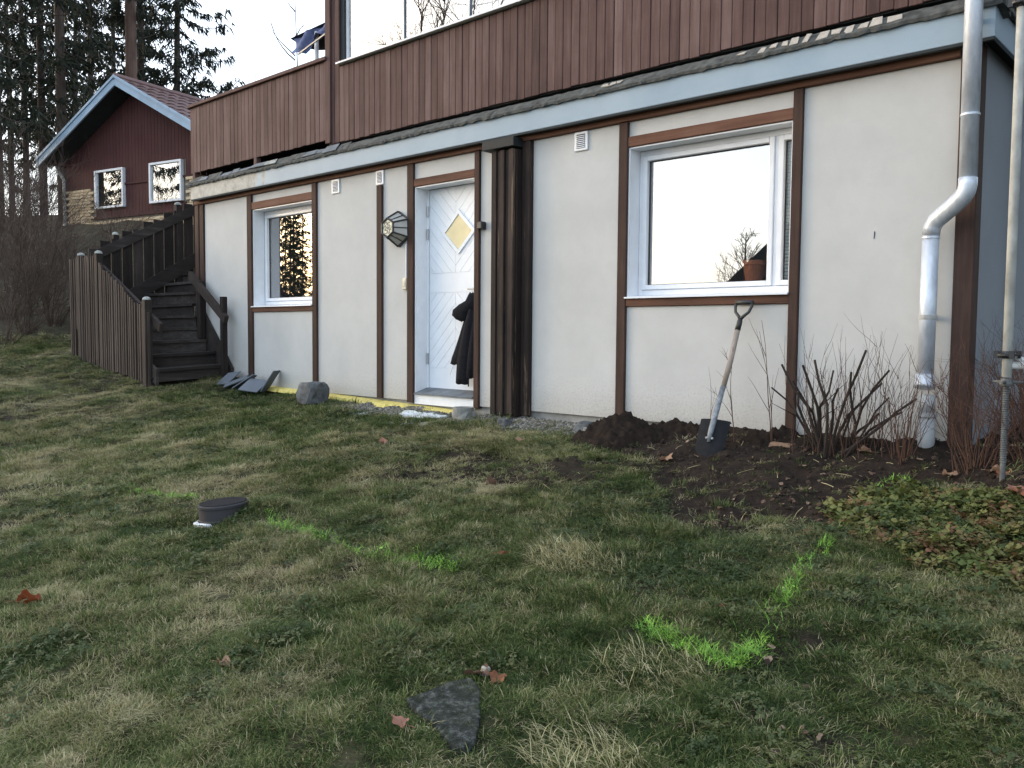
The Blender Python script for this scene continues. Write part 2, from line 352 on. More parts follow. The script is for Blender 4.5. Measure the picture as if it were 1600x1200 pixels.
def leafy(name, stops, trans=.25, rough=.7, byinst=False, sc=3.):
    M, n, p, o = mat(name)
    if byinst:
        at = N(n, 'ShaderNodeAttribute', attribute_type='INSTANCER', attribute_name='tint'); f = at.outputs['Fac']
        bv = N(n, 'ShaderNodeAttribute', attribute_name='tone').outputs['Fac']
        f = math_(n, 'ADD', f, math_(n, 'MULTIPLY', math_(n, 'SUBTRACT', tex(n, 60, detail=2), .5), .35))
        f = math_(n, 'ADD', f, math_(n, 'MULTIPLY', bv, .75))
    else: f = math_(n, 'ADD', math_(n, 'MULTIPLY', tex(n, sc, detail=5), .75), math_(n, 'MULTIPLY', tex(n, sc * 14, detail=2), .3))
    c = ramp(n, f, stops); n.links.new(c, p.inputs['Base Color']); p.inputs['Roughness'].default_value = rough; p.inputs['Specular IOR Level'].default_value = .2
    tl = N(n, 'ShaderNodeBsdfTranslucent'); n.links.new(c, tl.inputs[0]); mx = N(n, 'ShaderNodeMixShader'); mx.inputs[0].default_value = trans
    n.links.new(p.outputs[0], mx.inputs[1]); n.links.new(tl.outputs[0], mx.inputs[2]); n.links.new(mx.outputs[0], o.inputs[0]); return M
K['needle'] = leafy('conifer_needles', [(.3, (.010, .014, .009)), (.6, (.022, .028, .017)), (.8, (.045, .046, .028))], .12)
K['twig'] = leafy('bare_twigs', [(.3, (.045, .034, .028)), (.6, (.10, .072, .056)), (.8, (.19, .15, .12))], 0, .85)
K['redtwig'] = leafy('reddish_twigs', [(.3, (.05, .026, .020)), (.6, (.10, .058, .044)), (.8, (.17, .12, .085))], 0, .85, sc=6)
K['darkstem'] = leafy('cut_dark_stems', [(.3, (.018, .014, .012)), (.6, (.042, .032, .027)), (.8, (.10, .08, .065))], 0, .85, sc=9)
K['grass'] = leafy('grass_blades', [(.0, (.034, .062, .018)), (.25, (.108, .150, .042)), (.48, (.22, .232, .096)), (.66, (.34, .31, .165)), (1., (.48, .42, .27))], .28, .6, True)
K['paint'] = leafy('fluorescent_marking_paint', [(.3, (.08, .14, .04)), (.46, (.16, .33, .06)), (.58, (.27, .50, .08)), (.74, (.48, .74, .13))], .15, .5, sc=14)
K['straw'] = leafy('pale_dead_grass', [(.3, (.16, .16, .07)), (.5, (.42, .38, .20)), (.68, (.70, .63, .40))], .25, .7, sc=15)
K['cover'] = leafy('ground_cover_leaves', [(.0, (.030, .055, .017)), (.35, (.085, .112, .032)), (.66, (.155, .160, .052)), (.82, (.16, .11, .05)), (1., (.18, .085, .05))], .2, .5, True)
K['clover'] = leafy('dark_clover_leaves', [(.0, (.026, .044, .018)), (.6, (.058, .084, .034)), (1., (.12, .13, .055))], .2, .5, True)
K['litter'] = leafy('leaf_litter', [(.0, (.07, .045, .03)), (.5, (.16, .10, .07)), (1., (.32, .23, .17))], .15, .8, True)
K['grav'] = leafy('gravel_stones', [(.0, (.055, .052, .048)), (.5, (.15, .14, .125)), (1., (.33, .31, .28))], 0, .9, True)
K['clod'] = leafy('soil_clods', [(.0, (.016, .012, .009)), (.5, (.032, .023, .017)), (1., (.060, .043, .032))], 0, .95, True)
for nm, c in (('tan', (.38, .24, .16)), ('rust', (.21, .055, .022)), ('orange', (.25, .105, .055)), ('pink', (.40, .20, .145)), ('brown', (.14, .085, .06))):
    K['leaf_' + nm] = leafy('dead_leaf_' + nm, [(.3, tuple(q * .6 for q in c)), (.7, c)], .2, .7, sc=30)

# ------------------------------------------------------------------ ground
def axis_pts(a, b, step, lo, hi, gr=1.12):
    c = list(np.arange(a, b + 1e-6, step)); s = step
    while c[-1] < hi: s *= gr; c.append(c[-1] + s)
    s = step
    while c[0] > lo: s *= gr; c.insert(0, c[0] - s)
    return np.array(c)
xs = axis_pts(-7.5, 7.6, .035, -150, 150); ys = axis_pts(-5.8, .9, .035, -150, 150)
XX, YY = np.meshgrid(xs, ys); ZZ = gz(XX, YY, True)
me = bpy.data.meshes.new('ground'); nx, ny = len(xs), len(ys)
idx = np.arange(nx * ny).reshape(ny, nx)
q = np.stack([idx[:-1, :-1], idx[:-1, 1:], idx[1:, 1:], idx[1:, :-1]], -1).reshape(-1, 4)
me.vertices.add(nx * ny); me.vertices.foreach_set('co', np.stack([XX, YY, ZZ], -1).ravel())
me.loops.add(q.size); me.loops.foreach_set('vertex_index', q.ravel()); me.polygons.add(len(q))
me.polygons.foreach_set('loop_start', np.arange(0, q.size, 4)); me.polygons.foreach_set('use_smooth', np.ones(len(q), bool)); me.update(calc_edges=True)
for nm, arr in (('soil', soilmask(XX, YY)), ('gravel', gravelmask(XX, YY)), ('forest', np.maximum(sstep(-.1, .6, (XX + 7.2) * -.75 + (YY + 1.0) * .66), sstep(10, 14, np.hypot(XX, YY))))):
    a = me.attributes.new(nm, 'FLOAT', 'POINT'); a.data.foreach_set('value', np.asarray(arr, float).ravel())
M, n, p, o = mat('ground_soil_and_turf')
t = tex(n, 7, detail=8, rough=.7)
turf = ramp(n, t, [(.3, (.022, .022, .013)), (.5, (.045, .046, .024)), (.7, (.085, .078, .046))])
soil = ramp(n, tex(n, 16, detail=9, rough=.75), [(.3, (.014, .010, .008)), (.55, (.032, .023, .018)), (.75, (.06, .045, .036))])
grv = ramp(n, tex(n, 60, kind='v'), [(.1, (.10, .095, .09)), (.5, (.22, .215, .20))])
forst = ramp(n, tex(n, 2.5, detail=9, rough=.8), [(.3, (.030, .024, .018)), (.5, (.06, .052, .036)), (.7, (.13, .12, .08))])
A = lambda nm: N(n, 'ShaderNodeAttribute', attribute_name=nm).outputs['Fac']
c = mixc(n, A('forest'), turf, forst); c = mixc(n, A('soil'), c, soil); c = mixc(n, A('gravel'), c, grv)
n.links.new(c, p.inputs['Base Color']); p.inputs['Roughness'].default_value = .95; p.inputs['Specular IOR Level'].default_value = .15
bump(n, p, tex(n, 45, detail=8, rough=.75), .9, .02)
me.materials.append(M); ground = place('ground', me); ground['kind'] = 'structure'; ground['label'] = 'sloping lawn and bare dug soil in front of the house'

# ------------------------------------------------------------------ main house
house = empty('house', (.4, 0, 0), 'two-storey house with off-white lower panels, brown trim and reddish-brown wooden upper storey', 'house')
H = house
Wb = .20
def panel(x0, x1, z0, z1): MB().box(x0 + .001, x1 - .001, 0, Wb, z0, z1).build('wall_panel', K['panel'], H)
def vpost(x0, x1, z0, z1, y=-.028, mm='trimv'): MB().box(x0, x1, y, Wb - .004, z0, z1, .004).build('trim_post', K[mm], H)
def hbeam(x0, x1, z0, z1, y=-.022): MB().box(x0, x1, y, Wb - .008, z0, z1, .004).build('trim_beam', K['trimh'], H)
for a in [(-4.275, -3.175), (-1.69, -.60), (-.515, -.11), (.918, 1.166), (1.567, 2.50), (4.036, 5.03)]: panel(*a, 0, 2.397)
MB().box(-4.5, -4.40, -.03, Wb, -.1, 2.397, .004).build('corner_post', K['trimv'], H)
MB().box(-4.385, -4.285, -.022, Wb, -.1, 2.397, .004).build('corner_post', K['trimv'], H)
for a in [(-3.175, -3.07, 0, 2.397), (-1.775, -1.69, 0, 2.397), (-.11, -.015, -.02, 2.397), (.853, .917, -.02, 2.397), (2.50, 2.585, -.02, 2.397), (3.967, 4.036, -.05, 2.397)]: vpost(*a)
vpost(-.60, -.515, 0, 2.24)
panel(-.60, -.515, 2.24, 2.397)
MB().box(5.03, 5.142, -.034, .10, -.15, 2.47, .005).build('corner_post', K['trimv'], H)
panel(-3.07, -1.775, 0, .937); panel(-3.07, -1.775, 2.305, 2.397); hbeam(-3.07, -1.775, .939, .998); hbeam(-3.07, -1.775, 2.215, 2.303)
panel(2.585, 3.967, 0, .918); panel(2.585, 3.967, 2.28, 2.397); hbeam(2.585, 3.967, .92, .982); hbeam(2.585, 3.967, 2.197, 2.278)
panel(-.015, .852, 2.242, 2.397); hbeam(-.015, .852, 2.165, 2.24)
MB().box(-.015, .852, -.005, Wb, -.03, .066).build('door_base_panel', K['white'], H)
hbeam(-4.50, 5.028, 2.40, 2.50, -.04)
# fascia, soffit, roof edge
MB().box(-4.425, 5.23, -.12, -.095, 2.455, 2.64, .003).build('fascia', K['fascia'], H)
MB().box(5.205, 5.23, -.094, 7.5, 2.455, 2.64, .003).build('fascia', K['fascia'], H)
MB().box(-4.425, 5.204, -.094, 7.6, 2.50, 2.53).build('soffit', K['dark'], H)
MB().box(-4.425, -4.40, -.094, 7.5, 2.455, 2.64).build('fascia', K['fascia'], H)
e = MB(); k = 260
vs = []; rn = np.random.default_rng(3)
for i in range(k + 1):
    x = -4.50 + (5.27 + 4.50) * i / k; j = rn.normal(0, .004); j2 = rn.normal(0, .006); zt = 2.732
    vs += [(x, -.145 + j2, 2.628 + j), (x, -.150 + j2 * .6, 2.650 + j * .5), (x, -.10 + j2, 2.70 + j2), (x, -.058, zt + j * .4), (x, .06, zt + .012), (x, .06, 2.60), (x, -.10, 2.632)]
fs = []
for i in range(k):
    for a in range(7): fs.append((i * 7 + a, (i + 1) * 7 + a, (i + 1) * 7 + (a + 1) % 7, i * 7 + (a + 1) % 7))
e.add(vs, fs); e.build('roof_edge_felt', K['felt'], H)
MB().box(-4.42, 5.225, -.118, -.08, 2.438, 2.4545).build('drip_strip', K['dark'], H)
e = MB(); vs = [(5.262 + .01 * math.sin(i * 1.7), -.14 + i * .1, 0) for i in range(70)]
for i in range(69): e.box(5.19, 5.265 + .004 * math.sin(i * 2.2), -.05 + i * .1, .049 + i * .1, 2.642, 2.70 + .004 * math.sin(i))
e.build('roof_edge_felt', K['felt'], H)
MB().box(-4.45, 5.2, .061, 7.6, 2.60, 2.745).build('terrace_roof_slab', K['felt'], H)
# torn felt pieces / slates lying on the roof edge
rn = random.Random(5)
def shard(x, y, z, w_, h_, mt, tilt, nm='felt_piece'):
    pts = [(x - w_ / 2 + rn.uniform(-.02, .02), -h_ / 2 + rn.uniform(-.01, .01)), (x + w_ / 2 + rn.uniform(-.02, .02), -h_ / 2 + rn.uniform(-.01, .01)), (x + w_ / 2 * rn.uniform(.6, 1), h_ / 2), (x - w_ / 2 * rn.uniform(.6, 1), h_ / 2 + rn.uniform(-.01, .01))]
    f = lambda a, b, t: (a, y + b * math.cos(tilt) - t * math.sin(tilt), z + b * math.sin(tilt) + t * math.cos(tilt))
    MB().quadbox([f(a, b, 0) for a, b in pts], [f(a, b, .007) for a, b in pts]).build(nm, mt, H)
x = -4.42
while x < -1.1:
    w_ = rn.uniform(.14, .34); tl = rad(rn.uniform(38, 58))
    shard(x + w_ / 2, -.105 + rn.uniform(-.006, .008), 2.700 + rn.uniform(-.006, .008), w_, rn.uniform(.05, .115), K[rn.choice(['feltpale', 'slatep', 'felt'] if x < -1.2 else ['felt', 'felt2', 'felt'])], tl); x += w_ * rn.uniform(.75, 1.0)
x = 3.75
while x < 4.72:
    w_ = rn.uniform(.03, .12); shard(x + w_ / 2, -.112, 2.690 + rn.uniform(-.008, .008), w_, rn.uniform(.04, .085), K['flake'], rad(50), 'paint_flake'); x += w_ + rn.uniform(.0, .05)
for x in (2.42, 2.5, 2.56, 3.62): shard(x, -.114, 2.69, .06, .03, K['flake'], rad(50), 'paint_flake')
# cladding boards (upper storey)
ub = MB().box(-.0415, .0415, -.011, .011, -.5, .5, .004).mesh('cladding_board', K['siding'])
def board(x, z0, z1, y=-.06, parent=H, rz=0, me_=None, nm='cladding_board'):
    o = place(nm, me_ or ub, parent, (x, y + rn.uniform(-.003, .003), (z0 + z1) / 2)); o.scale = (1, 1, z1 - z0); o.rotation_euler = (0, rn.uniform(-.0012, .0012), rz + rn.uniform(-.01, .01)); return o
sp_ = .0868
x = -4.435; 
while x < -1.36: board(x, 2.815 + rn.uniform(-.004, .004), 3.675, -.075); x += sp_
while x < 5.17: board(x, 2.765 + rn.uniform(-.005, .005), 5.25 if x < -1.14 else 3.575); x += sp_
xe = x
yy = .02
while yy < 1.6: board(5.19, 2.72, 5.25, yy, rz=math.pi / 2); yy += sp_
MB().box(-1.40, 5.17, -.045, .10, 2.76, 3.59).build('upper_wall_core', K['dark'], H)
MB().box(-1.40, -1.12, -.045, .10, 3.59, 5.25).build('upper_wall_core', K['dark'], H)
MB().box(5.05, 5.175, .10, 7.5, 2.76, 5.25).build('upper_side_wall', K['siding'], H)
MB().box(-1.40, -1.30, .10, 7.5, 2.76, 5.25).build('upper_side_wall', K['siding'], H)
MB().box(-1.30, 5.05, 7.4, 7.5, 2.76, 5.25).build('upper_back_wall', K['siding'], H)
MB().box(-1.12, 5.05, -.045, .10, 4.95, 5.25).build('upper_wall_core', K['siding'], H)
MB().box(-1.8, 5.6, -.40, 7.9, 5.26, 5.42).build('upper_roof', K['felt'], H)
MB().box(-1.40, -1.31, -.10, -.073, 2.775, 5.25, .003).build('corner_board', K['siding'], H)
MB().box(-1.205, -1.15, -.03, .05, 3.60, 4.95).build('window_jamb', K['trimv'], H)
# balcony
MB().box(-4.50, -1.37, -.125, -.0, 3.676, 3.716, .004).build('balcony_rail', K['siding'], H)
MB().box(-4.48, -1.40, -.060, -.03, 2.90, 3.0).build('balcony_joist', K['stairv'], H)
MB().box(-4.48, -1.40, -.060, -.03, 3.50, 3.6).build('balcony_joist', K['stairv'], H)
MB().box(-4.48, -1.40, .02, 3.0, 2.86, 2.90).build('balcony_floor', K['stairv'], H)
yy = .0
while yy < 3.0: board(-4.47, 2.815, 3.675, yy, rz=math.pi / 2); yy += sp_
for x in (-4.40, -2.87): MB().box(x - .03, x + .03, -.085, -.02, 2.73, 2.82, .003).build('balcony_post', K['siding'], H)
MB().box(-4.52, -4.42, -.0, 3.0, 3.676, 3.716).build('balcony_rail', K['siding'], H)
# rest of the shell (rooms stay hollow and dark)
MB().box(-4.45, -4.25, Wb + .001, 7.6, -.1, 2.45).build('side_wall', K['panel'], H)
K['sidep'] = plain('shaded_side_panel', (.27, .30, .33), .85, var=.06, sc=2, bmp=.2, bsc=150)  # side wall shade painted in: darker and bluer than the front panels
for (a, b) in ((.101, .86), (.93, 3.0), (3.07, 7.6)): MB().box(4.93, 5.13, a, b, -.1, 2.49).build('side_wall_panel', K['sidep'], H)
for a in (.86, 3.0): MB().box(4.94, 5.155, a + .001, a + .069, -.1, 2.49, .004).build('side_post', K['trimv'], H)
MB().box(-4.25, 4.93, 7.4, 7.6, -.1, 2.45).build('back_wall', K['room'], H)
MB().box(-4.25, 4.93, Wb + .002, 7.4, -.12, -.0).build('room_floor', K['room'], H)
MB().box(-4.25, 4.93, Wb + .002, 7.4, 2.42, 2.46).build('room_ceiling', K['room'], H)
for x in (-.9, 1.2): MB().box(x, x + .1, Wb + .003, 7.39, 0, 2.42).build('partition_wall', K['room'], H)
MB().box(-4.42, 5.02, .03, .18, -.5, -.002).build('plinth', K['concrete'], H)
# windows
def glazing(x0, x1, z0, z1, y, parts, name='window', sillz=None, ydeep=.15):
    """frame ring at depth y, sashes = list of (xa, xb)"""
    wd = empty('window', ((x0 + x1) / 2, y, z0)); wd.parent = H; wd.location = Vector(((x0 + x1) / 2, y, z0)) - WL[H]
    MB().box(x0, x0 + .045, y - .02, y + .05, z0, z1, .004).build('frame', K['white'], wd)
    MB().box(x1 - .045, x1, y - .02, y + .05, z0, z1, .004).build('frame', K['white'], wd)
    MB().box(x0 + .045, x1 - .045, y - .02, y + .05, z1 - .045, z1, .004).build('frame', K['white'], wd)
    MB().box(x0 + .045, x1 - .045, y - .02, y + .05, z0, z0 + .045, .004).build('frame', K['white'], wd)
    for i, (a, b) in enumerate(parts):
        if i: MB().box(parts[i - 1][1] + .001, a - .001, y - .018, y + .048, z0 + .046, z1 - .046, .003).build('mullion', K['white'], wd)
        s = .038; mbs = MB(); za, zb = z0 + .047, z1 - .047
        mbs.box(a, a + s, y - .034, y + .03, za, zb, .004); mbs.box(b - s, b, y - .034, y + .03, za, zb, .004)
        mbs.box(a + s, b - s, y - .034, y + .03, za, za + s, .004); mbs.box(a + s, b - s, y - .034, y + .03, zb - s, zb, .004)
        mbs.build('sash', K['white'], wd)
        g = MB(); g.box(a + s + .0, b - s - .0, y + .012, y + .013, za + s, zb - s); ff = MB()
        ff.v = g.v; ff.f = [(0, 1, 5, 4)]; ff.build('pane', K['glass'] if b - a > .3 else K['clear'], wd, fixn=False)
        gs = MB()
        for (q0, q1, q2, q3) in ((a + s, a + s + .008, za + s, zb - s), (b - s - .008, b - s, za + s, zb - s), (a + s + .008, b - s - .008, za + s, za + s + .006), (a + s + .008, b - s - .008, zb - s - .006, zb - s)): gs.box(q0, q1, y + .003, y + .0115, q2, q3)
        gs.build('gasket', K['black'], wd)
    return wd
def reveal(x0, x1, z0, z1, d, sill=True):
    MB().box(x0 + .001, x0 + .014, -.004, d, z0, z1).build('reveal', K['white'], H)
    MB().box(x1 - .014, x1 - .001, -.004, d, z0, z1).build('reveal', K['white'], H)
    MB().box(x0 + .014, x1 - .014, -.004, d, z1 - .012, z1 - .001).build('reveal', K['white'], H)
    if sill: MB().quadbox([(x0 - .0, -.045, z0 + .0), (x1 + .0, -.045, z0), (x1, d, z0 + .015), (x0, d, z0 + .015)], [(x0, -.045, z0 + .012), (x1, -.045, z0 + .012), (x1, d, z0 + .03), (x0, d, z0 + .03)]).build('sill', K['white'], H)
reveal(-3.07, -1.775, .999, 2.213, .15); glazing(-3.055, -1.79, 1.03, 2.20, .17, [(-3.02, -1.825)])
reveal(2.585, 3.967, .984, 2.195, .14); W2 = glazing(2.60, 3.955, 1.012, 2.182, .155, [(2.64, 3.765), (3.80, 3.935)])
sl_ = MB().box(3.815, 3.93, -.004, .020, -.001, .001)
slm = MB(); slm.quadbox([(-.06, -.006, .0095), (.06, -.006, .0095), (.06, .006, -.0105), (-.06, .006, -.0105)], [(-.06, -.005, .0105), (.06, -.005, .0105), (.06, .007, -.0095), (-.06, .007, -.0095)])
slm = slm.mesh('blind_slat', K['white'])
z = 1.12
while z < 2.10: place('blind_slat', slm, W2, (3.8675, .182, z)); z += .0255
# upper windows: band of glass above the cladding
MB().quadbox([(-1.17, -.13, 3.585), (5.0, -.13, 3.585), (5.0, .02, 3.60), (-1.17, .02, 3.60)], [(-1.17, -.13, 3.602), (5.0, -.13, 3.602), (5.0, .02, 3.635), (-1.17, .02, 3.635)]).build('sill', K['white'], H)
xa = -1.14
for i in range(6):
    xb = xa + (.94 if i else .96)
    wd = empty('window', ((xa + xb) / 2, 0, 3.63)); wd.parent = H; wd.location = Vector(((xa + xb) / 2, 0, 3.63)) - WL[H]
    fb = MB(); fb.box(xa, xa + (.045 if i == 0 else .012), -.02, .05, 3.63, 4.95); fb.box(xb - .012, xb, -.02, .05, 3.63, 4.95); fb.box(xa + .045, xb - .012, -.02, .05, 3.63, 3.66); fb.box(xa + .045, xb - .012, -.02, .05, 4.90, 4.95)
    fb.build('frame', K['white'] if i == 0 else K['metal'], wd)
    g = MB(); g.add([(xa + .02, 0, 3.65), (xb - .012, 0, 3.65), (xb - .012, 0, 4.92), (xa + .02, 0, 4.92)], [(0, 1, 2, 3)]); g.build('pane', K['glass'], wd, fixn=False)
    xa = xb
MB().box(-1.14, 5.04, 2.5, 2.55, 3.0, 5.2).build('upper_room_wall', K['room'], H)
MB().box(-1.29, 5.04, .11, 7.38, 2.78, 2.82).build('upper_floor', K['room'], H)
# door -----------------------------------------------------------------
reveal(-.012, .851, .066, 2.163, .15, False)
D = empty('front_door', (.42, .17, .08)); D.parent = H; D.location = Vector((.42, .17, .08)) - WL[H]
MB().quadbox([(.0, -.03, .068), (.837, -.03, .068), (.837, .16, .12), (.0, .16, .12)], [(.0, -.03, .080), (.837, -.03, .080), (.837, .16, .132), (.0, .16, .132)]).build('threshold', K['slatep'], D)
dx0, dx1, dz0, dz1, dy = .030, .800, .125, 2.150, .165
MB().box(dx0, dx1, dy, dy + .04, dz0, dz1).build('door_leaf', K['door'], D)
MB().box(.0015, dx0 - .004, dy - .015, dy + .04, .13, 2.15).build('door_frame', K['door'], D)
MB().box(dx1 + .004, .836, dy - .015, dy + .04, .13, 2.15).build('door_frame', K['door'], D)
def clip(poly, nx_, nz_, dd):    # keep nx*x+nz*z<=dd
    o_ = []
    for i in range(len(poly)):
        a, b = poly[i], poly[(i + 1) % len(poly)]; fa = nx_ * a[0] + nz_ * a[1] - dd; fb_ = nx_ * b[0] + nz_ * b[1] - dd
        if fa <= 0: o_.append(a)
        if fa * fb_ < 0: t = fa / (fa - fb_); o_.append((a[0] + t * (b[0] - a[0]), a[1] + t * (b[1] - a[1])))
    return o_
def dboard(poly, y=dy - .006):
    if len(poly) >= 3:
        A_ = abs(sum(poly[i][0] * poly[(i + 1) % len(poly)][1] - poly[(i + 1) % len(poly)][0] * poly[i][1] for i in range(len(poly)))) / 2
        if A_ > 2e-4: MB().prism_y(poly, y, dy - .0005).build('door_board', K['door'], D)
mx_ = (dx0 + dx1) / 2; gp = .0017; r2 = math.sqrt(.5)
def chev(za, zb, up):
    for side in (0, 1):
        a, b = (dx0 + .004, mx_ - gp) if side == 0 else (mx_ + gp, dx1 - .004)
        sgn = 1 if (side == 0) == up else -1            # slope of the grooves
        nx_, nz_ = (-sgn * r2, r2)
        vals = [nx_ * x + nz_ * z for x in (a, b) for z in (za, zb)]
        t = min(vals)
        off = nx_ * mx_ + nz_ * 0; t = math.floor((t - off) / .088) * .088 + off
        while t < max(vals):
            P_ = [(a, za), (b, za), (b, zb), (a, zb)]
            P_ = clip(P_, nx_, nz_, t + .088 - gp); P_ = clip(P_, -nx_, -nz_, -(t + gp)) if len(P_) > 2 else P_
            dboard(P_); t += .088
dboard([(dx0 + .004, dz0 + .004), (dx1 - .004, dz0 + .004), (dx1 - .004, .335), (dx0 + .004, .335)])
chev(.341, 1.098, True)
dboard([(dx0 + .004, 1.104), (dx1 - .004, 1.104), (dx1 - .004, 1.295), (dx0 + .004, 1.295)])
chev(1.301, 2.146, False)
cx_, cz_ = .463, 1.695
def dia(s, w=.205, h=.19): return [(cx_ - w * s, cz_), (cx_, cz_ - h * s), (cx_ + w * s, cz_), (cx_, cz_ + h * s)]
o1, i1 = dia(1.16), dia(.93)
fr = MB()
for i in range(4):
    j = (i + 1) % 4; P_ = [o1[i], o1[j], i1[j], i1[i]]; fr.quadbox([(a, dy - .022, b) for a, b in P_], [(a, dy - .0005, b) for a, b in P_])
dw = fr.build('door_window', K['door'], D); MB().prism_y(dia(.93), dy - .012, dy - .007).build('pane', K['glasslit'], dw)
for z in (1.93, 1.70, .43): MB().lathe((.019, dy - .020, z - .055), [(.011, 0), (.011, .11)], 10).build('hinge', K['metal'], D)
hd = MB(); hd.tube([(.755, dy - .006, 1.125), (.755, dy - .055, 1.125), (.635, dy - .055, 1.125)], .009, 8); hd.box(.735, .775, dy - .014, dy - .006, 1.03, 1.20, .003); hd.build('door_handle', K['metal'], D)
# board casing column beside the door
cz0, cz1 = -.06, 2.33
cb = [(1.165, -.105, 1.180, -.002), (1.170, -.128, 1.232, -.098), (1.236, -.118, 1.276, -.09), (1.280, -.140, 1.338, -.10), (1.342, -.122, 1.384, -.09), (1.388, -.138, 1.448, -.10), (1.448, -.105, 1.462, -.002), (1.465, -.040, 1.512, -.002), (1.514, -.052, 1.567, -.002)]
for a, b, c_, d_ in cb: MB().box(a, c_, b, d_, cz0 + rn.uniform(0, .03), 2.395 if a > 1.46 else cz1, .005).build('casing_board', K['case'], H)
MB().box(1.168, 1.565, -.001, Wb, 0, 2.397).build('casing_back', K['case'], H)
MB().box(1.085, 1.472, -.165, -.03, 2.345, 2.425, .004).build('casing_cap', K['capmetal'], H)
MB().quadbox([(4.532, -.003, 1.335), (4.537, -.003, 1.335), (4.541, -.003, 1.375), (4.536, -.003, 1.385)], [(4.532, .001, 1.335), (4.537, .001, 1.335), (4.541, .001, 1.375), (4.536, .001, 1.385)]).build('scratch', K['dark'], H)
# vents
for (x0, x1, z0, z1) in ((2.03, 2.175, 2.235, 2.395), (-1.41, -1.265, 2.235, 2.393), (-.628, -.498, 2.245, 2.397)):
    v = MB().box(x0, x1, -.016, -.001, z0, z1, .006).build('air_vent', K['white'], H)
    if x1 < -.4: pass
    k = 7; h = (z1 - z0 - .05) / k
    for i in range(k): MB().quadbox([(x0 + .03, -.024, z0 + .025 + i * h), (x1 - .03, -.024, z0 + .025 + i * h), (x1 - .03, -.0165, z0 + .025 + i * h), (x0 + .03, -.0165, z0 + .025 + i * h)], [(x0 + .03, -.019, z0 + .025 + i * h + h * .5), (x1 - .03, -.019, z0 + .025 + i * h + h * .5), (x1 - .03, -.0165, z0 + .025 + i * h + h * .6), (x0 + .03, -.0165, z0 + .025 + i * h + h * .6)]).build('louvre', K['white'], v)
    MB().box(x0 + .028, x1 - .028, -.0175, -.0163, z0 + .022, z1 - .022).build('vent_opening', K['black'], v)
# wall lantern ----------------------------------------------------------
L = empty('wall_lantern', (-.25, 0, 1.76), 'black hexagonal wall lantern with frosted panes left of the front door', 'lantern')
def hexp(r, y, cx=-.25, cz=1.76): return [Vector((cx + r * math.sin(i * math.pi / 3), y, cz + r * math.cos(i * math.pi / 3))) for i in range(6)]
MB().quadbox(hexp(.185, -.001), hexp(.185, -.03)).build('back_plate', K['black'], L)
hb, hfr = hexp(.178, -.03), hexp(.098, -.165)
cg = MB()
for i in range(6): cg.tube([hb[i], hfr[i]], .009, 6); cg.tube([hfr[i], hfr[(i + 1) % 6]], .011, 6); cg.tube([(hb[i] + hb[(i + 1) % 6]) / 2, (hfr[i] + hfr[(i + 1) % 6]) / 2], .005, 5)
cg.build('cage', K['black'], L)
K['frost'] = plain('frosted_lamp_glass', (.42, .41, .38), .35, var=.2, sc=12); K['frostlit'] = plain('lit_front_lamp_glass', (.80, .76, .60), .4, var=.08)  # front pane's warm lit look is painted in as paler glass
for i in range(6):
    j = (i + 1) % 6; cin = Vector((-.25, -.1, 1.76)); P4 = [hb[i], hb[j], hfr[j], hfr[i]]
    MB().add([tuple(q + (Vector((-.25, q.y, 1.76)) - q) * .04) for q in P4], [(0, 1, 2, 3)]).build('pane', K['frost'], L)
MB().add([tuple(q) for q in hexp(.094, -.160)], [(0, 1, 2, 3, 4, 5)]).build('pane', K['frostlit'], L, label='front pane painted in a warm lit tone')
sc2 = MB()
for i in range(6):
    an = i * math.pi / 3 + .52; c0 = Vector((-.25 + .045 * math.sin(an), -.168, 1.76 + .045 * math.cos(an)))
    sc2.tube([c0 + Vector((.019 * math.cos(t), 0, .019 * math.sin(t))) for t in np.linspace(an, an + 5.2, 9)], .003, 4)
sc2.tube([Vector((-.25 + .012 * math.cos(t), -.168, 1.76 + .012 * math.sin(t))) for t in np.linspace(0, 6.28, 9)], .003, 4)
sc2.build('scroll_ornament', K['black'], L)
sw = empty('light_switch', (-.135, -.001, 1.13), 'cream switch box with a thin white conduit rising to the lantern', 'switch')
MB().box(-.175, -.118, -.034, -.001, 1.135, 1.255, .006).build('switch_box', K['cream'], sw)
MB().box(-.165, -.128, -.040, -.034, 1.165, 1.225, .003).build('rocker', K['cream'], sw)
MB().tube([(-.135, -.012, 1.256), (-.135, -.012, 1.60)], .010, 8).build('conduit', K['white'], sw)
top(MB().box(.925, .992, -.07, -.0305 + .029, 1.665, 1.735, .008), 'sensor_box', K['black'], (.96, 0, 1.70), 'small square dark box on the wall between door and board casing', 'sensor')
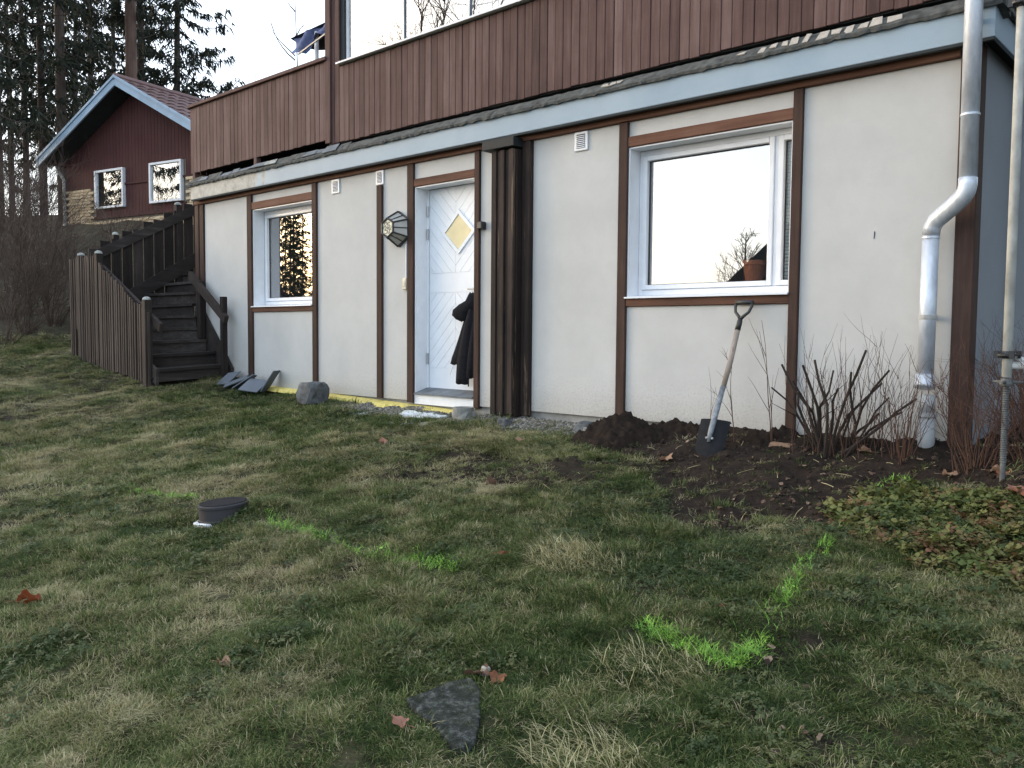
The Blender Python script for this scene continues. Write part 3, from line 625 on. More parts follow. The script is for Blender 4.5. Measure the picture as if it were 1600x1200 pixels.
# coat on the door handle -------------------------------------------------
coat = empty('black_coat', (.68, .12, .95), 'black hooded coat hanging from the front door handle', 'coat')
def loft(secs, n=28, fold=5, amp=.14, ph=0.):
    mb = MB(); base = 0
    for si, (cx2, cy2, z2, wx, wy) in enumerate(secs):
        for j in range(n):
            a = 2 * math.pi * j / n; f_ = 1 + amp * math.sin(fold * a + ph + si * .25) + .5 * amp * math.sin((fold + 3) * a + 2 * ph)
            mb.v.append((cx2 + wx * math.cos(a) * f_, cy2 + wy * math.sin(a) * f_, z2 + .008 * math.sin(3 * a + si)))
    for i in range(len(secs) - 1):
        for j in range(n): q = i * n; mb.f.append((q + j, q + (j + 1) % n, q + n + (j + 1) % n, q + n + j))
    mb.f.append(tuple(range(n))[::-1]); mb.f.append(tuple(range((len(secs) - 1) * n, len(secs) * n))); return mb
loft([(.74, .09, .97, .025, .02), (.735, .085, .92, .055, .04), (.715, .08, .82, .075, .045), (.69, .075, .70, .10, .05), (.665, .07, .58, .13, .05), (.64, .065, .46, .165, .052), (.63, .065, .40, .175, .05), (.64, .065, .385, .15, .03)], amp=.13).build('coat_body', K['cloth'], coat, smooth=True)
loft([(.76, .04, .92, .03, .03), (.735, .03, .78, .055, .035), (.70, .03, .60, .075, .04), (.67, .03, .42, .085, .042), (.645, .035, .27, .080, .04), (.635, .035, .205, .078, .035), (.64, .035, .20, .05, .02)], fold=4, amp=.10, ph=1.).build('sleeve', K['cloth'], coat, smooth=True)
loft([(.80, .05, .80, .03, .03), (.79, .045, .6, .05, .04), (.775, .04, .4, .06, .045), (.765, .04, .27, .06, .04), (.77, .04, .262, .03, .02)], fold=4, amp=.12, ph=2.).build('sleeve', K['cloth'], coat, smooth=True)
loft([(.715, .075, 1.085, .018, .012), (.735, .07, 1.06, .045, .03), (.725, .06, 1.0, .055, .042), (.68, .055, .965, .10, .055), (.625, .05, .915, .125, .06), (.60, .05, .875, .108, .06), (.625, .05, .835, .072, .05), (.65, .05, .81, .03, .02)], fold=3, amp=.05, ph=.5).build('hood', K['cloth'], coat, smooth=True)
MB().tube([(.50, .05, .385), (.475, .045, .33), (.462, .045, .285)], .005, 6).build('drawcord', K['white'], coat)
MB().tube([(.765, .0, .30), (.762, -.0, .18)], .006, 6).build('zip_pull', K['cloth'], coat)
# potted plant behind the big window
pot = empty('flower_pot', (3.56, .27, 1.075), 'terracotta pot seen through the lower right corner of the large window', 'flower pot')
MB().lathe((3.56, .27, 1.075), [(.062, 0), (.085, .15), (.095, .152), (.095, .185), (.08, .185), (.078, .16)], 24).build('pot', K['terra'], pot, smooth=False)
sb = MB().box(2.6, 3.93, .24, .44, 1.03, 1.055).build('inner_sill', K['white'], H)
# downpipe ---------------------------------------------------------------
dp = empty('downpipe', (4.91, -.1, .1), 'galvanised round downpipe with an offset bend at the right end of the facade', 'downpipe')
MB().tube([(5.135, -.215, 4.6), (5.135, -.215, 3.0), (5.14, -.215, 1.62)], .0495, 20).build('upper_pipe', K['galv'], dp, smooth=True)
MB().tube([(5.14, -.215, 1.63), (5.14, -.215, 1.59), (5.133, -.212, 1.555), (5.115, -.205, 1.525), (5.06, -.18, 1.48), (4.99, -.145, 1.435), (4.945, -.12, 1.405), (4.922, -.108, 1.37), (4.915, -.105, 1.32)], .052, 20).build('offset_bend', K['galv'], dp, smooth=True)
MB().tube([(4.915, -.105, 1.33), (4.912, -.105, .45)], .0495, 20).build('lower_pipe', K['galv'], dp, smooth=True)
MB().tube([(4.912, -.105, .46), (4.91, -.107, .40), (4.91, -.115, .375)], [.056, .058, .060], 20).build('shoe', K['galv'], dp, smooth=True)
MB().box(4.90, 4.93, -.062, -.001, .80, .83, .002).build('pipe_bracket', K['galvold'], dp); MB().tube([(4.9135, -.105, .80), (4.9135, -.105, .83)], .0525, 20).build('pipe_collar', K['galvold'], dp)
MB().box(5.125, 5.155, -.17, -.121, 2.54, 2.57, .002).build('pipe_bracket', K['galvold'], dp)
for z in (1.99, 1.30): MB().tube([(5.139 if z > 1.5 else 4.915, -.215 if z > 1.5 else -.105, z), (5.139 if z > 1.5 else 4.915, -.215 if z > 1.5 else -.105, z + .012)], .0535, 20).build('pipe_collar', K['galv'], dp)
MB().tube([(4.93, -.10, .33), (4.93, -.10, .22)], .045, 16).build('drain_pipe', K['pvc'], dp, smooth=True)
MB().tube([(4.93, -.10, .195), (4.93, -.10, -.12)], .050, 16).build('drain_pipe', K['pvc'], dp, smooth=True)
MB().tube([(4.93, -.10, .22), (4.93, -.10, .195)], .058, 16).build('drain_collar', K['pvc'], dp)
# yellow insulation strip at the foot of the wall
st = MB()
pts = [(-2.75 + .12 * i, -.015 - .035 * math.sin(i * .55) ** 2 - .02 * (i % 3 == 1), .035 - .0033 * i) for i in range(31)]
for i in range(30):
    a, b = pts[i], pts[i + 1]; w1 = .05 + .03 * math.sin(i * .9) ** 2
    st.quadbox([(a[0], a[1] - w1, a[2] - .055), (b[0], b[1] - w1, b[2] - .055), (b[0], .02, b[2] - .05), (a[0], .02, a[2] - .05)], [(a[0], a[1] - w1 + .02, a[2] - .018), (b[0], b[1] - w1 + .02, b[2] - .018), (b[0], .02, b[2]), (a[0], .02, a[2])])
top(st, 'insulation_strip', K['foam'], (-1, -.03, -.03), 'yellow insulation strip sticking out under the wall panels beside the door', 'insulation')

# ------------------------------------------------------------------ staircase
S = empty('garden_staircase', (-4.5, -.6, .05), 'dark weathered wooden staircase winding up round the left corner of the house', 'staircase')
R_ = [(-3.66, -.045), (-3.96, -.05), (-4.18, -.055), (-4.33, -.06), (-4.44, -.06), (-4.53, -.055), (-4.545, -.0), (-4.55, .08)] + [(-4.55, .08 + .24 * i) for i in range(1, 7)]
L_ = [(-3.66, -.97), (-4.02, -.97), (-4.42, -.97), (-4.92, -.97), (-5.52, -.97), (-5.55, -.55), (-5.56, -.22), (-5.56, .08)] + [(-5.56, .08 + .24 * i) for i in range(1, 7)]
for i in range(len(R_) - 1):
    z = .27 + .161 * i; tl = .045 if i < 6 else .01
    a, b, c_, d_ = R_[i], L_[i], L_[i + 1], R_[i + 1]
    ov = Vector((L_[i][0] - R_[i][0], L_[i][1] - R_[i][1], 0)).normalized(); nn = Vector((-ov.y, ov.x, 0)) * .025
    if nn.dot(Vector((a[0] - d_[0] + b[0] - c_[0], a[1] - d_[1] + b[1] - c_[1], 0))) < 0: nn = -nn
    P_ = [(a[0] + nn.x, a[1] + nn.y, z), (b[0] + nn.x, b[1] + nn.y, z - tl), (c_[0], c_[1], z - tl), (d_[0], d_[1], z)]
    MB().quadbox([(q[0], q[1], q[2] - .036) for q in P_], P_).build('tread', K['stair'], S)
    t2_ = -nn.normalized() * .02 + nn * 0
    Rz = [(a[0] - nn.x * .2, a[1] - nn.y * .2), (b[0] - nn.x * .2, b[1] - nn.y * .2), (b[0] + t2_.x, b[1] + t2_.y), (a[0] + t2_.x, a[1] + t2_.y)]
    zz = [z - .037, z - tl - .037, z - tl - .037, z - .037]; zb_ = z - .161
    MB().quadbox([(Rz[k][0], Rz[k][1], zb_ + (0 if k in (0, 3) else -tl)) for k in range(4)], [(Rz[k][0], Rz[k][1], zz[k]) for k in range(4)]).build('riser', K['stair'], S)
MB().quadbox([(-3.60, -.045, .0), (-3.60, -.012, .0), (-4.53, -.012, .75), (-4.53, -.045, .75)], [(-3.55, -.045, .22), (-3.55, -.012, .22), (-4.45, -.012, 1.15), (-4.45, -.045, 1.15)]).build('stringer', K['stair'], S)
MB().box(-3.86, -3.72, -1.02, -.98, .1, .12).build('stringer', K['stair'], S)
def spost(x, y, z0, z1, s=.045, cap=True, parent=S, lab=None):
    o = MB().box(x - s, x + s, y - s, y + s, z0, z1, .004).build('post', K['stairv'], parent)
    if cap: MB().lathe((x, y, z1), [(s * 1.0, 0), (s * 1.15, .004), (s * .95, .03), (s * .4, .042)], 12).build('post_cap', K['feltpale'], o)
spost(-3.80, -1.03, -.1, 1.07); spost(-5.27, -1.0, .3, 1.72); spost(-5.80, -1.02, .3, 1.72); spost(-5.63, -.62, .3, 2.03, .038)
spost(-3.58, -.13, -.05, 1.14, .035, False); spost(-4.22, -.10, .6, 1.36, .04, False); spost(-5.63, .30, .3, 2.55, .045)
# wall-side handrail
MB().quadbox([(-4.44, -.17, 1.40), (-4.44, -.11, 1.40), (-3.52, -.11, .80), (-3.52, -.17, .80)], [(-4.42, -.17, 1.50), (-4.42, -.11, 1.50), (-3.48, -.11, .89), (-3.48, -.17, .89)]).build('handrail', K['slat'], S)
# outer handrail, following the slats
MB().quadbox([(-5.25, -.985, 1.50), (-5.25, -.94, 1.50), (-3.58, -.94, .68), (-3.58, -.985, .68)], [(-5.25, -.985, 1.58), (-5.25, -.94, 1.58), (-3.56, -.94, .78), (-3.56, -.985, .78)]).build('handrail', K['slat'], S)
MB().quadbox([(-5.2, -.995, .72), (-5.2, -.96, .72), (-3.66, -.96, .02), (-3.66, -.995, .02)], [(-5.2, -.995, .92), (-5.2, -.96, .92), (-3.66, -.96, .22), (-3.66, -.995, .22)]).build('stringer', K['stair'], S)
slu = MB().box(-.019, .019, -.016, .016, -.5, .5, .003).mesh('slat', K['slat'])
x = -6.12; i = 0
while x < -3.70:
    if x > -5.30: tz = 1.60 + (x + 5.30) * -.46 + .0
    else: tz = 1.70
    tz = 1.70 if x < -5.3 else 1.66 - .48 * (x + 5.3)
    tz += rn.uniform(-.035, .012); bz = max(.0 - .14 * (x + 3.95), -.02) + rn.uniform(-.01, .03)
    if -5.98 < x < -5.78: bz = .72 + rn.uniform(-.05, .05)
    if -4.75 < x < -4.25 + .0: bz += .05
    o_ = place('slat', slu, S, (x, -1.035 + rn.uniform(-.006, .006), (tz + bz) / 2)); o_.scale = (1, 1, tz - bz); o_.rotation_euler = (0, rn.uniform(-.006, .006), rn.uniform(-.08, .08)); x += .066 + rn.uniform(-.003, .003)
for z in (.55, 1.3): MB().box(-6.13, -5.25, -1.02, -.99, z, z + .08).build('rail', K['stair'], S)
# rear parapet: wide boards climbing on the far side, with sloping rail
y = -.92; i = 0
while y < 1.9:
    zt = 1.85 + .535 * (y + .85) + (.04 if i % 2 else 0); zb_ = max(.35, 1.2 + .6 * (y + .47) - .6)
    MB().box(-5.625, -5.603, y - .069, y + .069, zb_, zt, .003).build('parapet_board', K['stairv'], S)
    y += .152; i += 1
MB().quadbox([(-5.60, -.98, 1.62), (-5.575, -.98, 1.62), (-5.575, 1.95, 3.18), (-5.60, 1.95, 3.18)], [(-5.60, -.98, 1.76), (-5.575, -.98, 1.76), (-5.575, 1.95, 3.33), (-5.60, 1.95, 3.33)]).build('handrail', K['stair'], S)
MB().quadbox([(-5.60, -.5, 1.03), (-5.57, -.5, 1.03), (-5.57, 1.5, 2.23), (-5.60, 1.5, 2.23)], [(-5.60, -.5, 1.25), (-5.57, -.5, 1.25), (-5.57, 1.5, 2.45), (-5.60, 1.5, 2.45)]).build('stringer', K['stair'], S)

# slates leaning by the wall --------------------------------------------
sm_ = MB().box(-.12, .12, -.19, .19, -.006, .006, .002).mesh('roof_slate', K['slate'])
for i, (x, y, z, rx, ry, rz, lb) in enumerate([
    (-3.36, -.20, .10, 28, -8, 20, 'grey roof slate nearest the foot of the stairs'),
    (-3.10, -.24, .075, 22, 10, -38, 'second grey roof slate from the stairs, lying on the grass edge'),
    (-2.93, -.22, .075, 34, -6, -45, 'middle grey roof slate of the row beside the stairs, overlapping its neighbour'),
    (-2.66, -.26, .045, 24, 6, 30, 'wide grey roof slate lying before the upright narrow one'),
    (-2.50, -.13, .10, 56, 0, -55, 'narrow grey roof slate standing steepest against the wall, farthest from the stairs')]):
    o = place('roof_slate', sm_, None, (x, y, z)); o.rotation_euler = (rad(rx), rad(ry), rad(rz)); o.scale = (.85 if i != 3 else 1.05, .8, 1); tag(o, lb, 'roof slate', 'roof slates piled at the wall')
def rock(name, c, s, mt, label, cat, seed, group=None, sub=3, am=.25, flat=0):
    import bmesh
    bm = bmesh.new(); bmesh.ops.create_icosphere(bm, subdivisions=sub, radius=1)
    for v in bm.verts:
        q = v.co.copy(); nz = mnoise.fractal(q * 1.1 + Vector((seed * 7.1, 0, 0)), 1, 2, 4)
        k = Vector((max(-.78, min(.78, q.x)), max(-.78, min(.78, q.y)), max(-.6, min(.62, q.z)))); k = k * (1 + am * nz)
        v.co = Vector((k.x * s[0], k.y * s[1], k.z * s[2]))
    me_ = bpy.data.meshes.new(name); bm.to_mesh(me_); bm.free(); me_.materials.append(mt)
    o = place(name, me_, None, c); return tag(o, label, cat, group)
rock('stone_block', (-1.33, -.33, .02), (.20, .17, .20), K['stone'], 'square grey stone block standing on the grass by the wall', 'stone block', 2, am=.16)
rock('concrete_chunk', (1.0, -.30, -.055), (.13, .10, .075), K['concrete'], 'broken round concrete piece at the foot of the board casing', 'concrete piece', 5)
top(MB().lathe((1.0, -.30, -.03), [(.095, -.03), (.10, .045), (.075, .045), (.07, -.005)], 18), 'ceramic_ring', K['concrete'], (1.0, -.30, -.05), 'grey cracked ring lying on the round concrete piece by the casing', 'ring')
rock('stone', (2.50, -.42, -.04), (.09, .08, .07), K['clod_'] if 'clod_' in K else K['stone'], 'dark round stone at the left foot of the soil heap', 'stone', 8)
rock('stone', (2.58, -.47, -.07), (.055, .05, .06), K['concrete'], 'small grey stone between the dark stone and the soil heap', 'stone', 9)
rock('stone', (1.55, -.33, -.08), (.07, .06, .05), K['stone'], 'dark stone on the gravel just right of the board casing', 'stone', 11)
K['leaf_pale'] = plain('pale_pebble', (.36, .32, .27), .8)
rock('stone', (4.475, -3.60, -.532), (.017, .019, .027), K['leaf_pale'], 'pale pebble standing at the top of the granite slab', 'stone', 12)
# crusty pale patch by the step
import bmesh
def patch(name, cx2, cy2, a, b, mt, label, cat, seed, h=.018):
    mb = MB(); n_ = 40; vs = [(cx2, cy2, G(cx2, cy2) + h)]
    for rr, hh in ((.55, h), (.85, h * .8), (1.0, -.01)):
        for j in range(n_):
            t = 2 * math.pi * j / n_; f_ = 1 + .30 * mnoise.fractal(Vector((math.cos(t) * 1.5, math.sin(t) * 1.5, seed)), 1, 2, 3)
            x, y = cx2 + a * rr * f_ * math.cos(t), cy2 + b * rr * f_ * math.sin(t); vs.append((x, y, G(x, y) + hh + .006 * math.sin(j * 2.3 + rr * 9)))
    fs = [(0, 1 + j, 1 + (j + 1) % n_) for j in range(n_)]
    for k_ in range(2):
        for j in range(n_): fs.append((1 + k_ * n_ + j, 1 + (k_ + 1) * n_ + j, 1 + (k_ + 1) * n_ + (j + 1) % n_, 1 + k_ * n_ + (j + 1) % n_))
    return top(mb.add(vs, fs), name, mt, (cx2, cy2, G(cx2, cy2)), label, cat)
K['crust'] = plain('pale_crust', (.50, .54, .57), .8, var=.25, sc=40, bmp=.9, bsc=90)
patch('mortar_patch', .42, -.30, .36, .10, K['crust'], 'long pale grey crusty patch on the ground in front of the door', 'mortar patch', 3)
patch('mortar_patch', -.30, -.50, .20, .05, K['crust'], 'thin pale crusty streak in the grass left of the door', 'mortar patch', 6, .012)
patch('stone_slab', .60, -.62, .36, .11, K['concrete'], 'flat grey paving stone sunk in the ground before the door', 'paving stone', 9, .012)

# granite slab in the lawn
sl = [(4.387, -3.903), (4.411, -3.837), (4.428, -3.743), (4.476, -3.675), (4.559, -3.714), (4.681, -3.836), (4.768, -3.95), (4.764, -4.002), (4.714, -4.003), (4.618, -3.967), (4.502, -3.941)]
gx = lambda q, h: (q[0], q[1], -.06 + .135 * q[1] + h)
mb = MB(); mb.quadbox([gx(q, -.05) for q in sl], [gx(q, .026) for q in sl]); 
slab = top(mb, 'granite_slab', K['granite'], (4.55, -3.8, -.57), 'dark speckled triangular stone slab flush in the foreground grass', 'stone slab')
bv = slab.modifiers.new('b', 'BEVEL'); bv.width = .006; bv.segments = 2
# manhole pipe
mh = empty('inspection_pipe', (1.70, -3.08, -.522), 'black ribbed plastic lid on a white pipe end sticking out of the lawn', 'manhole')
ml = MB().lathe((0, 0, 0), [(.135, -.10), (.135, -.02), (.155, -.018), (.158, .0), (.150, .008), (.148, .075), (.154, .078), (.154, .092), (.14, .098), (.12, .094), (.10, .098), (.08, .094), (.06, .098), (.03, .095)], 40)
o = ml.build('lid', K['rubber'], None); o.parent = mh; o.location = (0, 0, .05); o.rotation_euler = (rad(3), rad(-3), 0)
rb = MB()
for i in range(-9, 10):
    h = math.sqrt(max(.0, .140 ** 2 - (i * .0145) ** 2)); 
    if h > .02: rb.box(i * .0145 - .003, i * .0145 + .003, -h, h, .094, .104)
rbo = rb.build('rib', K['rubber'], None); rbo.parent = mh; rbo.location = (0, 0, .05); rbo.rotation_euler = (rad(3), rad(-3), 0); rbo['kind'] = 'stuff'
rg = MB().lathe((0, 0, 0), [(.128, -.12), (.128, .02), (.152, .025), (.152, .045), (.14, .05)], 36).build('pipe_ring', K['white'], None); rg.parent = mh; rg.location = (-.02, -.02, .0); rg.rotation_euler = (rad(6), rad(-6), 0)
# spade ---------------------------------------------------------------
K['sock'] = plain('worn_steel_socket', (.20, .22, .24), .5, metal=.2, var=.4, sc=30)
sh = empty('spade', (3.60, -.52, -.12), 'spade with a black D-handle, worn wooden shaft and dark steel blade leaning on the wall', 'spade')
tp = Vector((3.66, -.075, .93)); bt = Vector((3.64, -.56, -.17)); ax = (tp - bt).normalized()
sd_ = Vector((1, 0, 0)); sd_ = (sd_ - ax * sd_.dot(ax)).normalized(); nr = ax.cross(sd_)
LN = (tp - bt).length
def P(t, s=0, q=0): return bt + ax * t + sd_ * s + nr * q
bl = MB(); rows = 9; cols = 9; 
for k_ in range(2):
    for i in range(rows):
        t = .30 * i / (rows - 1)
        for j in range(cols):
            s_ = -1 + 2 * j / (cols - 1); wd_ = .098 * (1 - .05 * (1 - i / (rows - 1)));
            bl.v.append(tuple(P(t + (.010 * (s_ * s_) * -1 if i == 0 else 0), s_ * wd_ * 1.17, .022 * s_ * s_ - .012 * math.sin(t * 6) + (.003 if k_ else 0))))
for k_ in range(2):
    for i in range(rows - 1):
        for j in range(cols - 1): q = k_ * rows * cols + i * cols + j; bl.f.append((q, q + 1, q + cols + 1, q + cols) if k_ else (q, q + cols, q + cols + 1, q + 1))
bl.box(0, 0, 0, 0, 0, 0)
K['blade'] = plain('dark_spade_steel', (.011, .013, .016), .8, spec=.15, var=.3, sc=25)
bl.v = bl.v[:-8]; bl.f = bl.f[:-6]
ed = [(i * cols, (i + 1) * cols) for i in range(rows - 1)] + [(i * cols + cols - 1, (i + 1) * cols + cols - 1) for i in range(rows - 1)] + [(j, j + 1) for j in range(cols - 1)] + [((rows - 1) * cols + j, (rows - 1) * cols + j + 1) for j in range(cols - 1)]
for a, b in ed: bl.f.append((a, b, b + rows * cols, a + rows * cols))
blo = bl.build('blade', K['blade'], sh, smooth=False)
MB().tube([P(.29, -.117, .02), P(.30, 0, -.004), P(.29, .117, .02)], .006, 6).build('tread_edge', K['blade'], sh)
MB().tube([P(.13, 0, -.012), P(.20, 0, -.018), P(.30, 0, -.014), P(.55, 0, -.003)], [.012, .020, .021, .019], 12).build('socket', K['sock'], sh, smooth=True)
for s_ in (-.022, .022): MB().tube([P(.155, s_, -.012), P(.16, s_, -.020)], .009, 8).build('rivet', K['galvold'], sh)
K['ash'] = wood('worn_ash_wood', [(.25, (.16, .13, .105)), (.55, (.25, .21, .175)), (.85, (.34, .29, .25))], 'z', rough=.7)
MB().tube([P(.54), P(.75, .004, .002), P(LN - .20, .0, 0)], [.0185, .0195, .0185], 14).build('shaft', K['ash'], sh, smooth=True)
hnd = MB(); hnd.tube([P(LN - .22), P(LN - .15), P(LN - .125)], [.021, .020, .014], 12)
for s_ in (-1, 1): hnd.tube([P(LN - .13, 0), P(LN - .11, .018 * s_), P(LN - .075, .052 * s_), P(LN - .03, .064 * s_), P(LN, .060 * s_)], [.014, .012, .011, .011, .012], 10)
hnd.tube([P(LN, -.067), P(LN + .004, 0), P(LN, .067)], .0160, 12)
hnd.build('handle', K['black'], sh, smooth=True)

# ------------------------------------------------------------------ scaffold
sf = empty('scaffold', (5.47, -.64, -.1), 'steel scaffold standard with threaded base jack at the right edge', 'scaffold')
sx0, sy0 = 5.475, -.64
MB().tube([(sx0, sy0, .48), (sx0, sy0, 5.2)], .0242, 16).build('standard', K['scold'], sf, smooth=True)
th = MB(); z = .02
pr = [(.0145, -.16)]
while z < .44: pr += [(.0145, z - .18 + .18), (.0185, z + .004), (.0145, z + .008)]; z += .012
th.lathe((sx0, sy0, 0), pr, 14); th.build('base_jack', K['jack'], sf)
MB().box(sx0 - .075, sx0 + .075, sy0 - .075, sy0 + .075, -.20, -.165).build('base_plate', K['galvold'], sf)
nut = MB(); nut.lathe((sx0, sy0, .445), [(.03, -.012), (.034, 0), (.026, .03)], 12)
for k_ in range(3):
    a = k_ * 2.09 + .5; nut.tube([(sx0, sy0, .455), (sx0 + .085 * math.cos(a), sy0 + .085 * math.sin(a), .455)], [.012, .006], 6)
nut.build('wing_nut', K['jack'], sf)
def rosette(z):
    r = MB(); r.lathe((sx0, sy0, z), [(.026, -.02), (.03, -.008), (.058, -.005), (.058, .005), (.03, .008), (.026, .02)], 16)
    for k_ in range(4):
        a = k_ * math.pi / 2 + .6; r.box(sx0 + .055 * math.cos(a) - .012, sx0 + .055 * math.cos(a) + .012, sy0 + .055 * math.sin(a) - .012, sy0 + .055 * math.sin(a) + .012, z - .018, z + .022)
    r.build('coupler', K['black'], sf)
rosette(.60)
ld = Vector((.741, .672, 0)); sd0 = Vector((sx0, sy0, 0))
MB().tube([sd0 + Vector((0, 0, .545)) + ld * .02, sd0 + ld * 1.8 + Vector((0, 0, .53))], .020, 12).build('ledger', K['scwhite'], sf, smooth=True)
MB().tube([sd0 + ld * .03 + Vector((0, 0, .60)), sd0 + ld * .12 + Vector((0, 0, .55))], .016, 8).build('ledger_head', K['scwhite'], sf)
zt = 2.43
for za, zb_, nm in ((2.455, 2.495, 'ledger'), (2.315, 2.365, 'ledger')):
    a, b = sd0 + ld * .028, sd0 + ld * 1.8; pn = Vector((.672, -.741, 0)) * .018
    MB().quadbox([a + pn + Vector((0, 0, za)), b + pn + Vector((0, 0, za)), b - pn + Vector((0, 0, za)), a - pn + Vector((0, 0, za))], [a + pn + Vector((0, 0, zb_)), b + pn + Vector((0, 0, zb_)), b - pn + Vector((0, 0, zb_)), a - pn + Vector((0, 0, zb_))]).build(nm, K['scwhite'], sf)
pn = Vector((.672, -.741, 0)) * .004
for poly in ([(.03, 2.37), (.03, 2.30), (.06, 2.17), (.09, 2.14), (.14, 2.22), (.14, 2.31), (.07, 2.33)], [(.025, 2.56), (.025, 2.50), (.09, 2.50), (.09, 2.515)]):
    A_ = [sd0 + ld * a + pn + Vector((0, 0, b)) for a, b in poly]; B_ = [sd0 + ld * a - pn + Vector((0, 0, b)) for a, b in poly]
    MB().quadbox(A_, B_).build('bracket_plate', K['scwhite'], sf)
rosette(2.43)
s2 = sd0 + ld * 1.85
MB().tube([(s2.x, s2.y, -.1), (s2.x, s2.y, 5.2)], .0242, 12).build('standard', K['galvold'], sf, smooth=True)

# ------------------------------------------------------------------ neighbouring building
dLn = Vector((-.97742, -.21132, 0)); en = Vector((-.21132, .97742, 0)); An = Vector((-13.7037, 2.8346, 0))
def NX(a, b, c_): q = An - dLn * a + en * b; return (q.x, q.y, c_)
nbh = empty('neighbour_building', NX(0, 3, 2.6), 'dark red gabled outbuilding with yellow brick base and light blue bargeboards beyond the stairs', 'outbuilding')
def nb(name, mt, x0, x1, y0, y1, z0, z1, b=0, parent=nbh): return MB(NX).box(x0, x1, y0, y1, z0, z1, b).build(name, mt, parent)
nb('foundation', K['concrete'], -2.80, 2.80, .52, 6.5, 1.6, 2.92)
def sl_roof(a): return 6.45 - abs(a) * .515
# core walls
mb = MB(NX); poly = [(-2.78, 2.93), (2.78, 2.93), (2.78, sl_roof(2.78) - .05), (0, sl_roof(0) - .05), (-2.78, sl_roof(-2.78) - .05)]
mb.prism_y(poly, .60, .70); mb.build('gable_core', K['mortar'], nbh)
nb('side_wall', K['red'], -2.78, -2.68, .71, 6.5, 2.93, 4.95); nb('side_wall', K['red'], 2.68, 2.78, .71, 6.5, 2.93, 4.95); nb('back_wall', K['red'], -2.67, 2.67, 6.4, 6.5, 2.93, 4.95)
sb_ = MB(NX).box(-.046, .046, .575, .598, 0, 1)
a = -2.73
bq = 0
wins = [(-1.56, -.46), (.50, 1.62)]
while a < 2.76:
    zt_ = sl_roof(a) - .06; z0_ = 3.48 if abs(a) < 1.64 else 4.22
    segs = [(z0_, zt_)]
    for (p0, p1) in wins:
        if p0 - .03 < a < p1 + .03: segs = [(3.48, 3.66), (4.63, zt_)]
    for (q0, q1) in segs:
        nb('siding_board', K['red'], a - .055, a + .055, .575, .599, q0, q1)
    a += .118
nb('ledge', K['redh'], -1.70, 1.70, .55, .574, 3.44, 3.50); nb('ledge', K['redh'], -2.74, 2.74, .55, .574, 4.20, 4.25)
# bricks
bk = MB().box(-.12, .12, -.03, .03, -.032, .032, .003).mesh('brick', K['brick'])
ang = math.atan2(-dLn.y, -dLn.x); cnt = 0
for r_ in range(17):
    z = 2.97 + r_ * .075
    off = .125 if r_ % 2 else 0; a = -2.66 + off
    while a < 2.72:
        inside = (z < 3.42) or (abs(a) > 1.72 and z < 4.18)
        if inside and a < 2.05 and cnt < 298:
            q = NX(a, .575, z); o = place('brick', bk, nbh, q); o.rotation_euler = (0, 0, ang); cnt += 1
        a += .25
for (a0, a1) in wins:
    wd = empty('window', NX((a0 + a1) / 2, .56, 3.7)); wd.parent = nbh; wd.location = Vector(NX((a0 + a1) / 2, .56, 3.7)) - WL[nbh]
    fr = MB(NX); z0_, z1_ = 3.68, 4.61
    fr.box(a0, a0 + .05, .50, .597, z0_, z1_); fr.box(a1 - .05, a1, .50, .597, z0_, z1_); fr.box(a0 + .05, a1 - .05, .50, .597, z1_ - .05, z1_); fr.box(a0 + .05, a1 - .05, .50, .597, z0_, z0_ + .05)
    fr.build('frame', K['barge'] if False else K['white'], wd)
    MB(NX).add([(a0 + .05, .545, z0_ + .05), (a1 - .05, .545, z0_ + .05), (a1 - .05, .545, z1_ - .05), (a0 + .05, .545, z1_ - .05)], [(0, 1, 2, 3)]).build('pane', K['glass'], wd, fixn=False)
    nb('interior_back', K['dark'], a0, a1, .580, .597, z0_, z1_, parent=wd)
# roof
for s_ in (-1, 1):
    mb = MB(NX); P0 = [(0, 6.50), (3.05 * s_, 6.50 - 3.05 * .515), (3.05 * s_, 6.42 - 3.05 * .515), (0, 6.42)]
    mb.prism_y(P0, .045, 6.8); mb.build('roof_deck', K['dark'], nbh)
    mb = MB(NX); P0 = [(0, 6.56), (3.12 * s_, 6.56 - 3.12 * .515), (3.12 * s_, 6.35 - 3.12 * .515), (0, 6.35)]
    mb.prism_y(P0, .0, .04); mb.build('bargeboard', K['barge'], nbh)
    mb = MB(NX); P0 = [(0, 6.585), (3.14 * s_, 6.585 - 3.14 * .515), (3.14 * s_, 6.52 - 3.14 * .515), (0, 6.52)]
    mb.prism_y(P0, -.025, -.002); mb.build('bargeboard', K['barge'], nbh)
nb('eaves_gutter', K['redh'], -3.12, -2.85, .3, 6.8, 4.86, 4.93)
MB(NX).tube([(-3.0, .45, 4.88), (-2.98, .5, 4.7), (-2.84, .54, 4.5), (-2.84, .54, 3.0)], .04, 8).build('downpipe', K['galvold'], nbh)
tm = MB(); nseg = 6; sh_ = []
for i in range(nseg + 1): u_ = i / nseg; sh_.append((-.14 + .28 * u_, .035 * math.sin(math.pi * u_)))
for k_ in range(2):
    for (a_, h_) in sh_: tm.v.append((-.17 if k_ == 0 else .20, a_, h_ + (0 if k_ == 0 else .02)))
    for (a_, h_) in sh_: tm.v.append((-.17 if k_ == 0 else .20, a_, h_ - .02 + (0 if k_ == 0 else .02)))
n2 = nseg + 1
for i in range(nseg):
    tm.f.append((i, i + 1, 2 * n2 + i + 1, 2 * n2 + i)); tm.f.append((n2 + i, 3 * n2 + i, 3 * n2 + i + 1, n2 + i + 1)); tm.f.append((i, n2 + i, n2 + i + 1, i + 1)); tm.f.append((2 * n2 + i, 2 * n2 + i + 1, 3 * n2 + i + 1, 3 * n2 + i))
